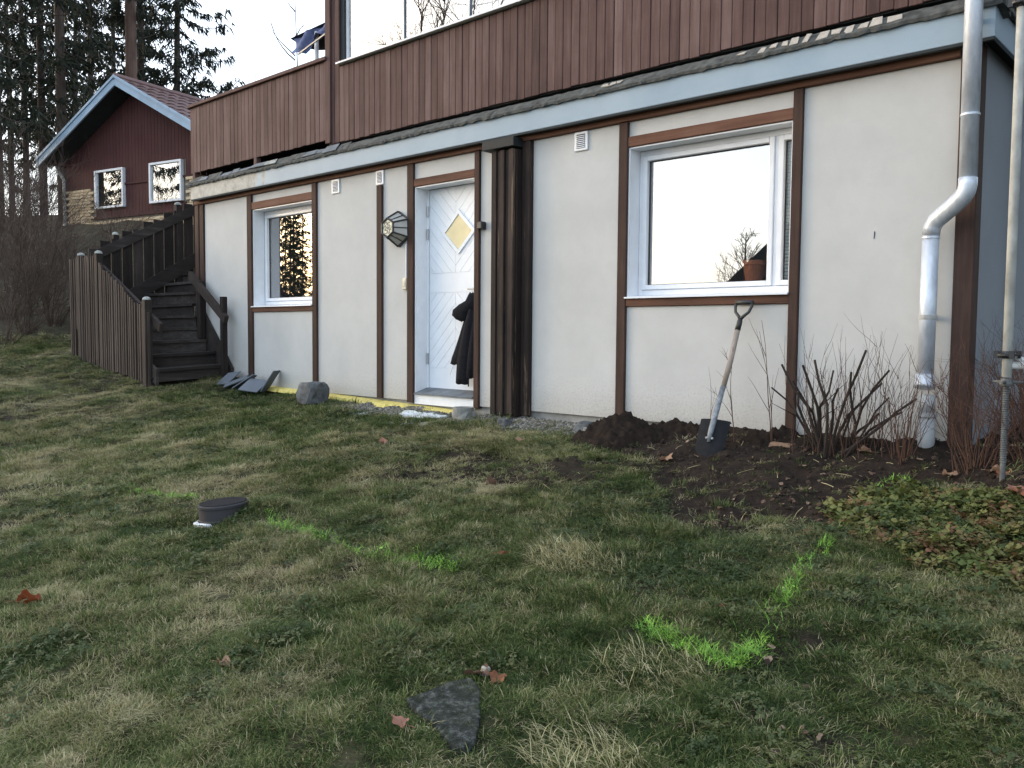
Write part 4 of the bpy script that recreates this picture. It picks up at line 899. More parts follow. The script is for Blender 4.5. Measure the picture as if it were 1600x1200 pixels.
tme = tm.mesh('roof_tile', K['tile'])
for i in range(9):
    for j in range(23):
        a_ = .16 + i * .345; b_ = .18 + j * .285
        o = place('roof_tile', tme, nbh, NX(a_, b_, 6.525 - a_ * .515))
        o.rotation_euler = Matrix.Rotation(ang, 3, 'Z').to_euler() if False else (Matrix.Rotation(ang, 3, 'Z') @ Matrix.Rotation(math.atan(.515), 3, 'Y')).to_euler()
rt = MB(NX)
MB(NX).tube([(0, b_, 6.55) for b_ in (0.0, 3.4, 6.8)], .085, 8).build('ridge_tile', K['tile'], nbh)
mb = MB(NX)
for j in range(24):
    b_ = .05 + j * .285; mb.quadbox([(-.02, b_, 6.53), (-3.1, b_, 6.53 - 3.1 * .515), (-3.1, b_ + .27, 6.53 - 3.1 * .515), (-.02, b_ + .27, 6.53)], [(-.02, b_, 6.56), (-3.1, b_, 6.56 - 3.1 * .515), (-3.1, b_ + .27, 6.56 - 3.1 * .515), (-.02, b_ + .27, 6.56)])
mb.build('roof_tiling', K['tile'], nbh)['kind'] = 'stuff'
# garden swing canopy seen over the balcony rail
cn = empty('swing_canopy', (-3.1, 1.0, 2.9), 'dark canopy with blue drooping cloth behind the balcony rail', 'canopy')
K['blue'] = plain('blue_cloth', (.10, .13, .26), .85, var=.3, sc=8)
mb = MB()
for i in range(13):
    for j in range(7):
        x = -3.36 + i * .14; y = .75 + j * .1; mb.v.append((x, y, 4.57 + .06 * (i / 12) - .20 * math.sin(j / 6 * math.pi) * .3))
for i in range(12):
    for j in range(6): q = i * 7 + j; mb.f.append((q, q + 1, q + 8, q + 7))
mb.build('canopy_top', K['capmetal'], cn)
mb = MB()
for i in range(25):
    x = -3.30 + i * .062; dr = .17 + .07 * math.sin(i * .5) + .02 * math.sin(i * 1.9)
    for j in range(5): mb.v.append((x, .76 + .05 * math.sin(j * .9 + i * .8), 4.555 + .06 * (i / 24) - dr * j / 4 - (.06 if i < 3 else 0) * 0))
for i in range(24):
    for j in range(4): q = i * 5 + j; mb.f.append((q, q + 1, q + 6, q + 5))
mb.build('valance', K['blue'], cn, smooth=True)
MB().tube([(-3.1, .7, 4.30), (-1.9, .7, 4.55)], .014, 6).build('rail', K['metal'], cn)
for x in (-2.84, -1.8): MB().tube([(x, .8, 2.9), (x, .8, 4.56)], .028, 8).build('pole', K['white'], cn)

# ------------------------------------------------------------------ vegetation builders
def rvec(r): 
    v = Vector((r.gauss(0, 1), r.gauss(0, 1), r.gauss(0, 1))); return v.normalized()
def stem(mb, p, d, ln, r, rr, depth, n=4, curve=.25, kids=(2, 4), up=.15, sides=3, shrink=.55, spread=.8):
    seg = max(2, n); pts = [p.copy()]; dd = d.normalized(); q = p.copy()
    for i in range(seg):
        dd = (dd + rvec(rr) * curve * .5 + Vector((0, 0, up)) * .3).normalized(); q = q + dd * (ln / seg); pts.append(q.copy())
    mb.tube(pts, [r * (1 - .75 * i / seg) for i in range(seg + 1)], sides, False)
    if depth > 0:
        for k_ in range(rr.randint(*kids)):
            t = rr.uniform(.25, .95); i = min(seg - 1, int(t * seg)); b = pts[i].lerp(pts[i + 1], t * seg - i)
            dv = (pts[i + 1] - pts[i]).normalized(); sv = (rvec(rr) - dv * rvec(rr).dot(dv)).normalized()
            stem(mb, b, (dv + sv * spread).normalized(), ln * shrink * rr.uniform(.6, 1.1), r * .55, rr, depth - 1, max(2, n - 1), curve, kids, up, sides, shrink, spread)
def conifer(h, cb, rad_, seed, dens=1., droop=.35, twl=.42, nb_=70, tk=.5):
    r = random.Random(seed); wood_ = MB(); wood_.tube([(0, 0, -.6), (0, 0, h * .3), (.1 * h / 15, .05, h * .65), (.1, 0, h)], [.021 * tk * h ** .85, .017 * tk * h ** .85, .010 * tk * h ** .85, .02], 8)
    V_ = []; F_ = []; br = MB()
    for i in range(nb_):
        t = (i + r.random()) / nb_; z = cb + (h - cb) * t ** 1.1; L2 = rad_ * (1 - t) ** .75 * r.uniform(.7, 1.15) + .25
        if t < .12: L2 *= r.uniform(.4, .9)
        az = i * 2.399 + r.uniform(-.5, .5); d = Vector((math.cos(az), math.sin(az), 0)); pts = []
        for k_ in range(7):
            s_ = k_ / 6; pts.append(Vector((0, 0, z)) + d * (L2 * s_) + Vector((0, 0, L2 * (-droop * math.sin(s_ * 2.2) + .22 * s_ * s_))))
        br.tube(pts, [.035 * (1 - .8 * k_ / 6) * max(.4, L2 / 2.5) for k_ in range(7)], 3, False)
        side = Vector((-d.y, d.x, 0)); nn_ = int(L2 / .055 * dens)
        for k_ in range(nn_):
            s_ = r.uniform(.08, 1); u_ = s_ * 6; i0 = min(5, int(u_)); b = pts[i0].lerp(pts[i0 + 1], u_ - i0)
            wz = .16 + .55 * L2 * .5 * (1 - abs(s_ - .4))
            off = r.gauss(0, .42) * wz; b = b + side * off + Vector((0, 0, -abs(off) * .25))
            for m_ in range(5):
                dirv = (side * (r.choice((-1, 1)) * r.uniform(.2, .9)) + d * r.uniform(-.1, .8) + Vector((0, 0, -r.uniform(.15, 1.5)))).normalized()
                ll = twl * r.uniform(.35, 1.0); wv = dirv.cross(rvec(r)).normalized() * r.uniform(.018, .042)
                bb = b + rvec(r) * .07; j = len(V_); V_ += [bb - wv, bb + wv, bb + dirv * ll]; F_.append((j, j + 1, j + 2))
    wood_.add(br.v, br.f)
    return wood_, br, (V_, F_)
def conifer_meshes(nm, mt, *a, **k):
    wd_, br, (V_, F_) = conifer(*a, **k)
    mw = wd_.mesh('trunk', mt, smooth=True)
    mc = bpy.data.meshes.new('crown'); mc.from_pydata([tuple(v) for v in V_], [], F_); mc.materials.append(K['needle']); return mw, mc
CV = [conifer_meshes('s', K['bark'], 17, 1.2, 2.7, 1, .8, nb_=90), conifer_meshes('t', K['bark'], 19, 2.6, 2.4, 2, .52, droop=.25, nb_=80), conifer_meshes('p', K['pinebark'], 18, 5.5, 2.3, 3, .7, droop=.1, twl=.35, nb_=60, tk=.72)]
def pxpos(px, Z):
    x_ = (px - 800) / 1330; q = CAM + (hf + r0 * x_) * Z; return q.x, q.y
def tree(px, Z, kind, sc, rot, label, group=None, cat='tree', xy=None):
    x, y = xy or pxpos(px, Z); z = float(gz(np.array([x]), np.array([y]))[0]) - .1
    t = empty(('spruce_tree', 'spruce_tree', 'pine_tree')[kind], (x, y, z), label, cat, group)
    t.rotation_euler = (0, 0, rot); t.scale = (sc, sc, sc)
    for nm, me_ in zip(('trunk', 'crown'), CV[kind]):
        o = bpy.data.objects.new(nm, me_); col.objects.link(o); o.parent = t
gF = 'conifers behind the outbuilding'
tree(283, 29, 0, 1.0, .4, 'rightmost dark spruce with drooping branches against the white sky', gF)
tree(213, 24.5, 2, 1.05, 1.3, 'tall pine with thick bare reddish trunk rising right behind the roof ridge', gF)
tree(228, 27, 1, 1.0, 3.1, 'thin-trunked spruce close to the right of the thick pine trunk', gF)
tree(150, 33, 1, 1.0, 2.1, 'slim spruce filling the gap above the left half of the roof', gF)
tree(104, 23.5, 1, 1.1, 5.1, 'dark spruce with thick trunk just left of the roof eaves', gF)
tree(74, 27, 1, 1.0, .2, 'thin-trunked spruce standing in the glow left of the outbuilding', gF)
tree(48, 31, 1, .95, 4.1, 'spruce farther back between the two leftmost trunks', gF)
tree(4, 21, 1, 1.0, 1.9, 'big dark spruce at the left edge of the photo', gF)
tree(-60, 25, 1, 1.0, 3.9, 'spruce at the far left, mostly outside the frame', gF)
tree(185, 37, 1, 1.0, 5.9, 'distant spruce seen over the roof apex', gF)
tree(125, 42, 1, 1.1, .9, 'most distant spruce among the trunks left of the roof apex', gF)
tree(25, 40, 1, 1.1, 2.9, 'far spruce behind the big dark left-edge spruce', gF)
gR = 'unseen spruces added to shade the right side wall'  # out of view, added to cut the light on the side wall
for i, (xx, yy, lb) in enumerate([(7.9, 2.3, 'unseen spruce added to shade the side wall, nearest the house end'), (8.6, 5.2, 'unseen spruce added to shade the side wall, farther back'), (9.6, -.4, 'unseen spruce added to shade the side wall, in front at the right'), (10.4, 3.2, 'unseen spruce added to shade the side wall, behind the others')]):
    tree(0, 0, 0, 1.0, i * 1.7, lb, gR, xy=(xx, yy))
gf = empty('reflection_fence', (-26, -19, -2), 'unseen dark board fence added to darken the reflection in the small window', 'fence')  # fence added out of view as a dark band for the window reflection
fm = MB().box(-.07, .07, -.012, .012, 0, 1.0).mesh('fence_board', K['slat'])
for i in range(110):
    t_ = i / 109; o = place('fence_board', fm, gf, (-33 + 16 * t_, -22.5 + 1.0 * t_, -2.6)); o.scale = (1, 1, 4.4 + .1 * math.sin(i * 1.3))
gN = 'spruces reflected in the outbuilding windows'
for xx, yy, lb in ((-20.6, -4.4, 'spruce left of the photo, mirrored in the left outbuilding window'), (-23.5, -4.2, 'spruce left of the photo, mirrored in the right outbuilding window')): tree(0, 0, 0, .8, xx, lb, gN, xy=(xx, yy))
# bare trees
def bare_tree(name, xy, h, seed, label, group=None, sc=1., kids=(3, 5), depth=3, r_=.10, cat='tree'):
    rr = random.Random(seed); z = float(gz(np.array([xy[0]]), np.array([xy[1]]))[0]) - .1
    t = empty(name, (xy[0], xy[1], z), label, cat, group); mb = MB()
    mb.tube([(xy[0], xy[1], z), (xy[0] + .1, xy[1], z + h * .35), (xy[0], xy[1] + .1, z + h * .7), (xy[0], xy[1], z + h)], [r_, r_ * .75, r_ * .45, .012], 6); mb.build('trunk', K['bark'], t, fixn=False)
    c = MB()
    for i in range(int(26 * sc)):
        hh = z + h * rr.uniform(.25, .97); a = rr.uniform(0, 6.28); up = rr.uniform(.5, 1.3)
        stem(c, Vector((xy[0], xy[1], hh)), Vector((math.cos(a), math.sin(a), up)), (h - (hh - z)) * .45 + h * .05, min(.03 * h / 8, .035), rr, depth, 5, .3, kids, .2, 3, .5, .8)
    c.build('crown', K['twig'], t, fixn=False)
bare_tree('bare_tree', pxpos(464, 34), 9.4, 4, 'thin leafless treetop standing alone above the balcony rail', None, .35, (0, 1), 1, .05)
# trees of the front garden, seen mirrored in the windows
def mir(px, Z):                                  # mirror a direction through the facade plane y=.15
    x, y = pxpos(px, Z); return x, .3 - y
x_, y_ = mir(458, 34); tree(0, 0, 0, .42, .5, 'tallest front garden spruce, reflected in the middle of the small window', 'front garden trees', xy=(x_, y_))
for px, Z, sc_2, lb in ((444, 36, .40, 'front garden spruce reflected left of the tallest one in the small window'), (470, 33, .33, 'lower front garden spruce reflected at the right of the small window'), (452, 38, .45, 'front garden spruce standing behind the tallest one in the small window reflection')): tree(0, 0, 0, sc_2, px, lb, 'front garden trees', xy=mir(px, Z))
for i, (px, Z, h, lb) in enumerate([(585, 34, 11.5, 'leafless tree reflected in the first upper window pane'), (665, 38, 15.5, 'leafless tree reflected near the second upper pane'), (700, 40, 18, 'taller leafless tree reflected in the upper glass band'), (740, 44, 21, 'leafless tree reflected at the right end of the upper glass')]):
    bare_tree('bare_tree', mir(px, Z), h, 20 + i, lb, 'leafless front garden trees', 1.3, (2, 4), 2, .10)
bare_tree('bare_tree', mir(1160, 26), 4.9, 31, 'small leafless tree reflected in the large window', 'leafless front garden trees', 2.2, (3, 5), 2, .045)
nx2, ny2 = mir(1290, 27)
fh = empty('garden_house', (nx2, ny2, -2.2), 'dark gabled garden house across the garden, reflected in the large window', 'garden house')
zg = G(nx2, ny2)
MB().box(nx2 - 2.2, nx2 + 2.2, ny2 - 3, ny2 + 2.4, zg - .3, zg + 3.2).build('wall', K['red'], fh)
MB().prism_y([(nx2 - 2.7, zg + 3.1), (nx2 + 2.7, zg + 3.1), (nx2, zg + 5.4)], ny2 - 3.3, ny2 + 2.7).build('roof', K['dark'], fh)
# hedge-like thicket across the front garden (reflections of the horizon)
def shrub(name, xy, h, nst, seed, mt, label, group=None, spread=.6, depth=2, r_=.008, kids=(2, 4), z=None, cat='shrub', lean=None, curve=.25, sides=3, shrink=.55):
    rr = random.Random(seed); x, y = xy; z = G(x, y) - .03 if z is None else z
    mb = MB()
    for i in range(nst):
        a = rr.uniform(0, 6.28); s_ = rr.uniform(.05, 1) ** .7 * spread; b = Vector((x + math.cos(a) * .10 * spread * 2 * rr.random(), y + math.sin(a) * .10 * spread * 2 * rr.random(), z))
        d = Vector((math.cos(a) * s_, math.sin(a) * s_, 1)); 
        if lean: d += Vector(lean)
        stem(mb, b, d, h * rr.uniform(.55, 1.05), r_ * rr.uniform(.6, 1.2), rr, depth, 5, curve, kids, .08, sides, shrink, .6)
    return top(mb, name, mt, (x, y, z), label, cat, group, fixn=False)
gT = 'leafless bushes on the bank left of the stairs'
for i, (px, Z, h, ns, lb) in enumerate([
    (18, 13.6, 2.0, 26, 'dense leafless bush nearest the camera at the left edge'),
    (62, 14.6, 1.9, 22, 'leafless bush with long bare stems left of the slatted stair fence'),
    (98, 15.6, 1.3, 14, 'leafless bush right against the slatted stair fence'),
    (-20, 15.0, 2.4, 24, 'tall leafless bush beyond the left edge'),
    (35, 17.5, 2.4, 22, 'leafless bush higher on the bank at the left'),
    (80, 18.5, 1.6, 14, 'leafless bush below the outbuilding brick corner'),
    (5, 20, 3.0, 20, 'tall twiggy bush high on the bank near the left spruce'),
    (60, 21.5, 2.8, 20, 'tall twiggy bush below the thin spruce trunk'),
    (185, 17.3, 1.6, 18, 'leafless bush rising behind the stair boards, in front of the bricks'),
    (5, 12.4, 2.2, 20, 'leafless bush at the lawn edge, leftmost of the bushes'),
    (40, 12.9, 2.1, 20, 'leafless bush at the lawn edge, second from the left'),
    (82, 13.3, 2.3, 22, 'leafless bush at the lawn edge just left of the slatted fence'),
    (25, 15.6, 2.9, 22, 'broad twiggy bush in the middle of the thicket'),
    (52, 16.6, 2.6, 18, 'tall twiggy bush in the thicket left of the brick corner'),
    (-5, 17.4, 3.2, 20, 'tall twiggy bush at the left edge behind the thicket')]):
    shrub('bare_bush', pxpos(px, Z), h * .72, int(ns * 1.3), 100 + i, K['twig'], lb, gT, .75, 2, .0085, (3, 6), curve=.5)
# pruned shrub etc. on the right
rr = random.Random(77); mb = MB()
pb = empty('pruned_shrub', (4.40, -.28, G(4.40, -.28)), 'dark pruned shrub with thick cut stems in front of the right wall panel', 'shrub')
for (px0, tx, tz, r_) in [(-.02, -.27, .62, .012), (.0, -.18, .5, .011), (.02, -.10, .62, .013), (.03, -.05, .66, .013), (.04, .02, .58, .010), (.03, .30, .74, .013), (.05, .22, .58, .011), (.0, .10, .45, .012), (.08, .36, .50, .013), (.10, .45, .60, .011), (.08, .58, .40, .012), (.12, .50, .30, .011), (-.05, -.22, .36, .011), (.02, .0, .4, .012), (.1, .18, .36, .011), (.14, .33, .27, .012), (-.04, -.33, .44, .009), (-.02, -.12, .42, .012), (.12, .42, .40, .009)]:
    b = Vector((4.36 + px0 + rr.uniform(-.05, .05), -.28 + rr.uniform(-.08, .08), G(4.4, -.28) - .03)); tz *= .86; r_ *= .85; e_ = Vector((4.36 + tx * .95, -.30 + rr.uniform(-.16, .10), tz - .03)); m2 = b.lerp(e_, .5) + Vector((rr.uniform(-.06, .06), rr.uniform(-.03, .03), .03))
    mb.tube([b, b.lerp(m2, .6) + rvec(rr) * .008, m2, m2.lerp(e_, .5) + rvec(rr) * .022, e_], [r_, r_ * .95, r_ * .9, r_ * .8, r_ * .72], 6)
    if rr.random() < .5: stem(mb, m2, e_ - m2 + rvec(rr) * .2, .25, .005, rr, 0, 3, .2)
mb.build('cut_stems', K['darkstem'], pb, fixn=False)
mb = MB()
for i in range(60):
    b = Vector((4.42 + rr.gauss(.05, .17), -.27 + rr.gauss(0, .07), G(4.4, -.28) - .02)); d = Vector((rr.gauss(.05, .22), rr.gauss(0, .14), 1))
    stem(mb, b, d, rr.uniform(.35, .82), .0028, rr, 2 if rr.random() < .35 else 1, 5, .28, (1, 2), .1, 3, .38, .5)
mb.build('young_shoots', K['redtwig'], pb, fixn=False)
shrub('twiggy_shrub', (4.86, -.34), .62, 26, 201, K['redtwig'], 'thin reddish twigs growing in front of the downpipe', None, .32, 2, .0036, (1, 3), curve=.3, shrink=.45)
shrub('twiggy_shrub', (5.28, -.42), .62, 46, 202, K['redtwig'], 'low tangled reddish shrub between corner post and scaffold', None, .55, 2, .0036, (2, 4), curve=.45, shrink=.5)
shrub('twiggy_shrub', (5.62, -.45), .60, 60, 203, K['redtwig'], 'dense dark reddish shrub at the right edge under the scaffold', None, .7, 2, .0040, (2, 5), curve=.5, shrink=.5)
shrub('twiggy_shrub', (5.45, .25), .75, 36, 205, K['redtwig'], 'leafless twigs growing beside the shaded side wall', None, .45, 2, .0036, (2, 4), curve=.35, shrink=.5)
shrub('sapling', (3.72, -.28), .98, 1, 207, K['redtwig'], 'thin branching sapling just right of the spade', None, .05, 2, .0050, (4, 5), curve=.25, shrink=.42, cat='sapling')
shrub('sapling', (3.97, -.22), .95, 2, 211, K['redtwig'], 'pair of thin bare shoots between sapling and pruned shrub', None, .06, 1, .0045, (2, 3), curve=.18, shrink=.4, cat='sapling')
shrub('sapling', (3.52, -.30), .70, 1, 213, K['redtwig'], 'short bare shoot behind the spade shaft', None, .1, 1, .0035, (1, 2), curve=.3, shrink=.4, cat='sapling')

# ------------------------------------------------------------------ soil heaps
def heap(cx2, cy2, a, b, h, seed, label):
    n_ = 64; mb = MB(); xs_ = np.linspace(-1.15, 1.15, n_)
    X, Y = np.meshgrid(xs_, xs_); rr_ = np.hypot(X, Y)
    wx = cx2 + X * a; wy = cy2 + Y * b
    prof = np.clip(1 - rr_ + (fbm(wx, wy, .25, seed) - .5) * .75, 0, 1)
    zz = gz(wx, wy) - .04 + h * 1.12 * prof ** .62 + sstep(0, .2, prof) * ((fbm(wx, wy, .09, seed + 3) - .5) * .15 + (fbm(wx, wy, .035, seed + 5, 2) - .5) * .05)
    zz = np.where(prof <= 0, gz(wx, wy) - .08, zz)
    wy = np.minimum(wy, -.01)
    mb.v = [tuple(q) for q in np.stack([wx, wy, zz], -1).reshape(-1, 3)]
    mb.f = [(i * n_ + j, i * n_ + j + 1, (i + 1) * n_ + j + 1, (i + 1) * n_ + j) for i in range(n_ - 1) for j in range(n_ - 1)]
    return top(mb, 'soil_heap', K['soilm'], (cx2, cy2, float(gz(np.array([cx2]), np.array([cy2]))[0])), label, 'soil heap', smooth=True, fixn=False)
M, n, p, o = mat('dug_soil'); c = ramp(n, tex(n, 20, detail=9, rough=.75), [(.3, (.013, .010, .008)), (.55, (.030, .021, .016)), (.75, (.055, .040, .031))])
n.links.new(c, p.inputs['Base Color']); p.inputs['Roughness'].default_value = .95; p.inputs['Specular IOR Level'].default_value = .15; bump(n, p, tex(n, 70, detail=8, rough=.8), 1., .02); K['soilm'] = M
heap(2.82, -.36, .38, .34, .22, 41, 'larger dark soil heap against the post left of the spade')
heap(3.14, -.15, .36, .22, .13, 47, 'lower dark soil heap by the wall between large heap and spade')
heap(3.95, -.14, .30, .16, .05, 53, 'small soil mound by the wall right of the spade')

# ------------------------------------------------------------------ instanced ground stuff (geometry nodes)
def blade_arrays(base, az, ln, lean, wd, bend, rng):
    n_ = len(base); d = np.stack([np.cos(az), np.sin(az), np.zeros(n_)], 1); s = np.stack([-np.sin(az), np.cos(az), np.zeros(n_)], 1)
    up = np.array([0, 0, 1.])
    p0 = base; a1 = lean; a2 = np.clip(lean + bend, -.2, 1.75); 
    p1 = p0 + (d * np.sin(a1)[:, None] + up * np.cos(a1)[:, None]) * (ln * .5)[:, None]
    p2 = p1 + (d * np.sin(a2)[:, None] + up * np.cos(a2)[:, None]) * (ln * .5)[:, None]
    h = (wd / 2)[:, None] * s
    V_ = np.stack([p0 - h, p0 + h, p1 - h * .8, p1 + h * .8, p2], 1).reshape(-1, 3); b = np.arange(n_) * 5
    F_ = [(int(i), int(i + 1), int(i + 3), int(i + 2)) for i in b] + [(int(i + 2), int(i + 3), int(i + 4)) for i in b]
    return V_, F_
def tuft(name, nbl, rad_, l0, l1, lean0, lean1, wd_, mt, seed, comb=None):
    r = np.random.default_rng(seed); a = r.uniform(0, 6.28, nbl); q = np.sqrt(r.uniform(0, 1, nbl)) * rad_
    base = np.stack([q * np.cos(a), q * np.sin(a), np.full(nbl, -.006)], 1)
    az = a + r.normal(0, .9, nbl) if comb is None else r.normal(0, comb, nbl)
    V_, F_ = blade_arrays(base, az, r.uniform(l0, l1, nbl), r.uniform(lean0, lean1, nbl), np.full(nbl, wd_) * r.uniform(.6, 1.2, nbl), r.uniform(.1, .9, nbl), r)
    me_ = bpy.data.meshes.new(name); me_.from_pydata(V_.tolist(), [], F_); me_.materials.append(mt)
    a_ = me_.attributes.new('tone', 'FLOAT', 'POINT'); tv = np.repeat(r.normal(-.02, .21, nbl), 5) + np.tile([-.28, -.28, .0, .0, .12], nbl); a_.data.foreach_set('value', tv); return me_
def collection_of(name, meshes):
    c = bpy.data.collections.new(name)
    for i, me_ in enumerate(meshes): c.objects.link(bpy.data.objects.new('%s_%02d' % (name, i), me_))
    return c
def scatter(name, pts, rot, scl, idx_, tint, coll, label):
    me_ = bpy.data.meshes.new(name); me_.vertices.add(len(pts)); me_.vertices.foreach_set('co', np.asarray(pts, float).ravel())
    for nm, ty, arr in (('rot', 'FLOAT_VECTOR', rot), ('scl', 'FLOAT', scl), ('pick', 'INT', idx_), ('tint', 'FLOAT', tint)):
        a = me_.attributes.new(nm, ty, 'POINT'); a.data.foreach_set('vector' if ty == 'FLOAT_VECTOR' else 'value', np.asarray(arr).ravel())
    o = place(name, me_); o['kind'] = 'stuff'; o['label'] = label
    ng = bpy.data.node_groups.new(name + '_nodes', 'GeometryNodeTree')
    ng.interface.new_socket('Geometry', in_out='INPUT', socket_type='NodeSocketGeometry'); ng.interface.new_socket('Geometry', in_out='OUTPUT', socket_type='NodeSocketGeometry')
    gi = ng.nodes.new('NodeGroupInput'); go = ng.nodes.new('NodeGroupOutput'); ip = ng.nodes.new('GeometryNodeInstanceOnPoints'); ci = ng.nodes.new('GeometryNodeCollectionInfo')
    ci.inputs['Collection'].default_value = coll; ci.inputs['Separate Children'].default_value = True; ci.inputs['Reset Children'].default_value = True
    def na(nm, ty):
        q = ng.nodes.new('GeometryNodeInputNamedAttribute'); q.data_type = ty; q.inputs['Name'].default_value = nm; return q.outputs['Attribute']
    ng.links.new(gi.outputs[0], ip.inputs['Points']); ng.links.new(ci.outputs[0], ip.inputs['Instance']); ip.inputs['Pick Instance'].default_value = True
    ng.links.new(na('pick', 'INT'), ip.inputs['Instance Index']); ng.links.new(na('rot', 'FLOAT_VECTOR'), ip.inputs['Rotation']); ng.links.new(na('scl', 'FLOAT'), ip.inputs['Scale'])
    ng.links.new(ip.outputs[0], go.inputs[0]); md = o.modifiers.new('scatter', 'NODES'); md.node_group = ng; return o
def normals_rot(x, y, rng, tilt=.15):
    e_ = .04; gxx = (gz(x + e_, y) - gz(x - e_, y)) / (2 * e_); gyy = (gz(x, y + e_) - gz(x, y - e_)) / (2 * e_)
    n_ = len(x); return np.stack([np.arctan(gyy) * 1. + rng.normal(0, tilt, n_) * .5, -np.arctan(gxx) + rng.normal(0, tilt, n_) * .5, rng.uniform(0, 6.283, n_)], 1)
def infr(x, y, m=.12):
    X = (x - CAM.x) * r0.x + (y - CAM.y) * r0.y; Z = (x - CAM.x) * hf.x + (y - CAM.y) * hf.y
    return (np.abs(X) < Z * (.6015 + m) + .5) & (Z > 1.0)
rg_ = np.random.default_rng(11)
def sample(nn, x0, x1, y0, y1): return rg_.uniform(x0, x1, nn), rg_.uniform(y0, y1, nn)
# lawn
T = []
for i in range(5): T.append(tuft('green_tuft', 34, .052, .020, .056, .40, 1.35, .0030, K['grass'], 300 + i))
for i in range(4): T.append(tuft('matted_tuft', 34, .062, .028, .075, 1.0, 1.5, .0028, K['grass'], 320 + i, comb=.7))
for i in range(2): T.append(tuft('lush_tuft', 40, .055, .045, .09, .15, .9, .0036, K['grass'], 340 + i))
tc = collection_of('grass_tufts', T)
x, y = sample(330000, -11, 7.4, -6.2, .2)
Zc = (x - CAM.x) * hf.x + (y - CAM.y) * hf.y
s_ = (x + 7.2) * -.75 + (y + 1.0) * .66
keep = infr(x, y) & ((x < -4.5) | (x > 5.1) | (y < -.06)) & (s_ < .05 + 1.0 * (fbm(x, y, .8, 77) - .5))
pd = np.where(Zc < 5, 1., np.clip(5. / Zc, .35, 1) ** .9)
sm = soilmask(x, y); gm = gravelmask(x, y)
clov = sstep(-.1, .15, polydist(x, y, [(3.6, -1.25), (4.1, -1.85), (4.75, -1.7), (5.0, -1.5), (5.1, -2.5), (4.6, -2.75), (4.0, -2.6), (3.5, -2.2), (3.3, -1.7)]) + (fbm(x, y, .4, 61) - .5) * .4)
cov = sstep(-.05, .1, polydist(x, y, [(4.85, -1.45), (4.85, -.95), (5.05, -.70), (5.6, -.85), (6.6, -.9), (6.6, -2.2), (5.9, -1.9), (5.35, -1.75)]) + (fbm(x, y, .35, 67) - .5) * .3)
dn = (1 - .975 * sm) * (1 - .86 * gm) * (1 - .15 * clov) * (1 - .85 * cov) * (.38 + .75 * sstep(.30, .60, fbm(x, y, .30, 88))) * (.55 + .6 * sstep(.35, .6, fbm(x, y, .09, 89, 2)))
dn *= 1 - (np.hypot(x - 1.69, y + 3.09) < .13); dn *= 1 - (polydist(x, y, sl) > .012)
for L0 in ([(.16, -3.05), (1.12, -3.03)], [(2.0, -2.98), (3.66, -2.98)], [(4.74, -3.0), (5.19, -3.08), (5.13, -2.7), (4.93, -1.5)]):
    for (ax, ay), (bx, by) in zip(L0, L0[1:]):
        tt = np.clip(((x - ax) * (bx - ax) + (y - ay) * (by - ay)) / ((bx - ax) ** 2 + (by - ay) ** 2), 0, 1); dn *= 1 - .55 * (np.hypot(x - ax - tt * (bx - ax), y - ay - tt * (by - ay)) < .05)
dn *= 1 - .8 * (np.hypot(x - 1.55, y + 3.26) < .12)
dn *= 1 - ((x > -6.0) & (x < -3.7) & (y > -1.0))
keep &= rg_.uniform(0, 1, len(x)) < pd * dn
x, y = x[keep], y[keep]; n_ = len(x); print('tufts', n_)
f1 = fbm(x, y, 1.3, 91); f2 = fbm(x, y, .35, 92, 3); Zc = (x - CAM.x) * hf.x + (y - CAM.y) * hf.y
lx = sstep(1.5, -5, x)                       # paler, mossier lawn towards the left
green = .5 * sstep(.42, .66, f1) + .6 * np.exp(-(((x + 2.5) / 2.2) ** 2 + ((y + .8) / .8) ** 2)) + .35 * sstep(3.2, 4.6, x) + .25 * np.exp(-(((x - 2.8) / .8) ** 2 + ((y + 2.2) / .7) ** 2))
tint = np.clip(.555 + .12 * lx - .40 * green + 1.3 * (f2 - .5) + rg_.normal(0, .13, n_), 0, 1)
dead = rg_.uniform(0, 1, n_) < (.06 + .09 * (f2 > .58)); tint = np.where(dead, rg_.uniform(.75, 1, n_), tint)
pick = np.where(rg_.uniform(0, 1, n_) < np.clip(.60 + .25 * lx - .45 * green, .15, .9), rg_.integers(5, 9, n_), rg_.integers(0, 5, n_))
lush = (f2 > .64) & (tint < .5) & (rg_.uniform(0, 1, n_) < .6); pick = np.where(lush, rg_.integers(9, 11, n_), pick); tint = np.where(lush, tint * .5, tint)
rot = normals_rot(x, y, rg_); mat_dir = fbm(x, y, .5, 95) * 12; mt_ = (pick >= 5) & (pick < 9); rot[mt_, 2] = mat_dir[mt_] + rg_.normal(0, .7, mt_.sum())
scl = rg_.uniform(.65, 1.15, n_) * np.where(Zc > 6, 1.25, 1.0) * (.8 + .4 * f1)
pz = gz(x, y, True)
scatter('lawn_grass', np.stack([x, y, pz], 1), rot, scl, pick, tint, tc, 'rough winter lawn of green and straw-coloured grass')
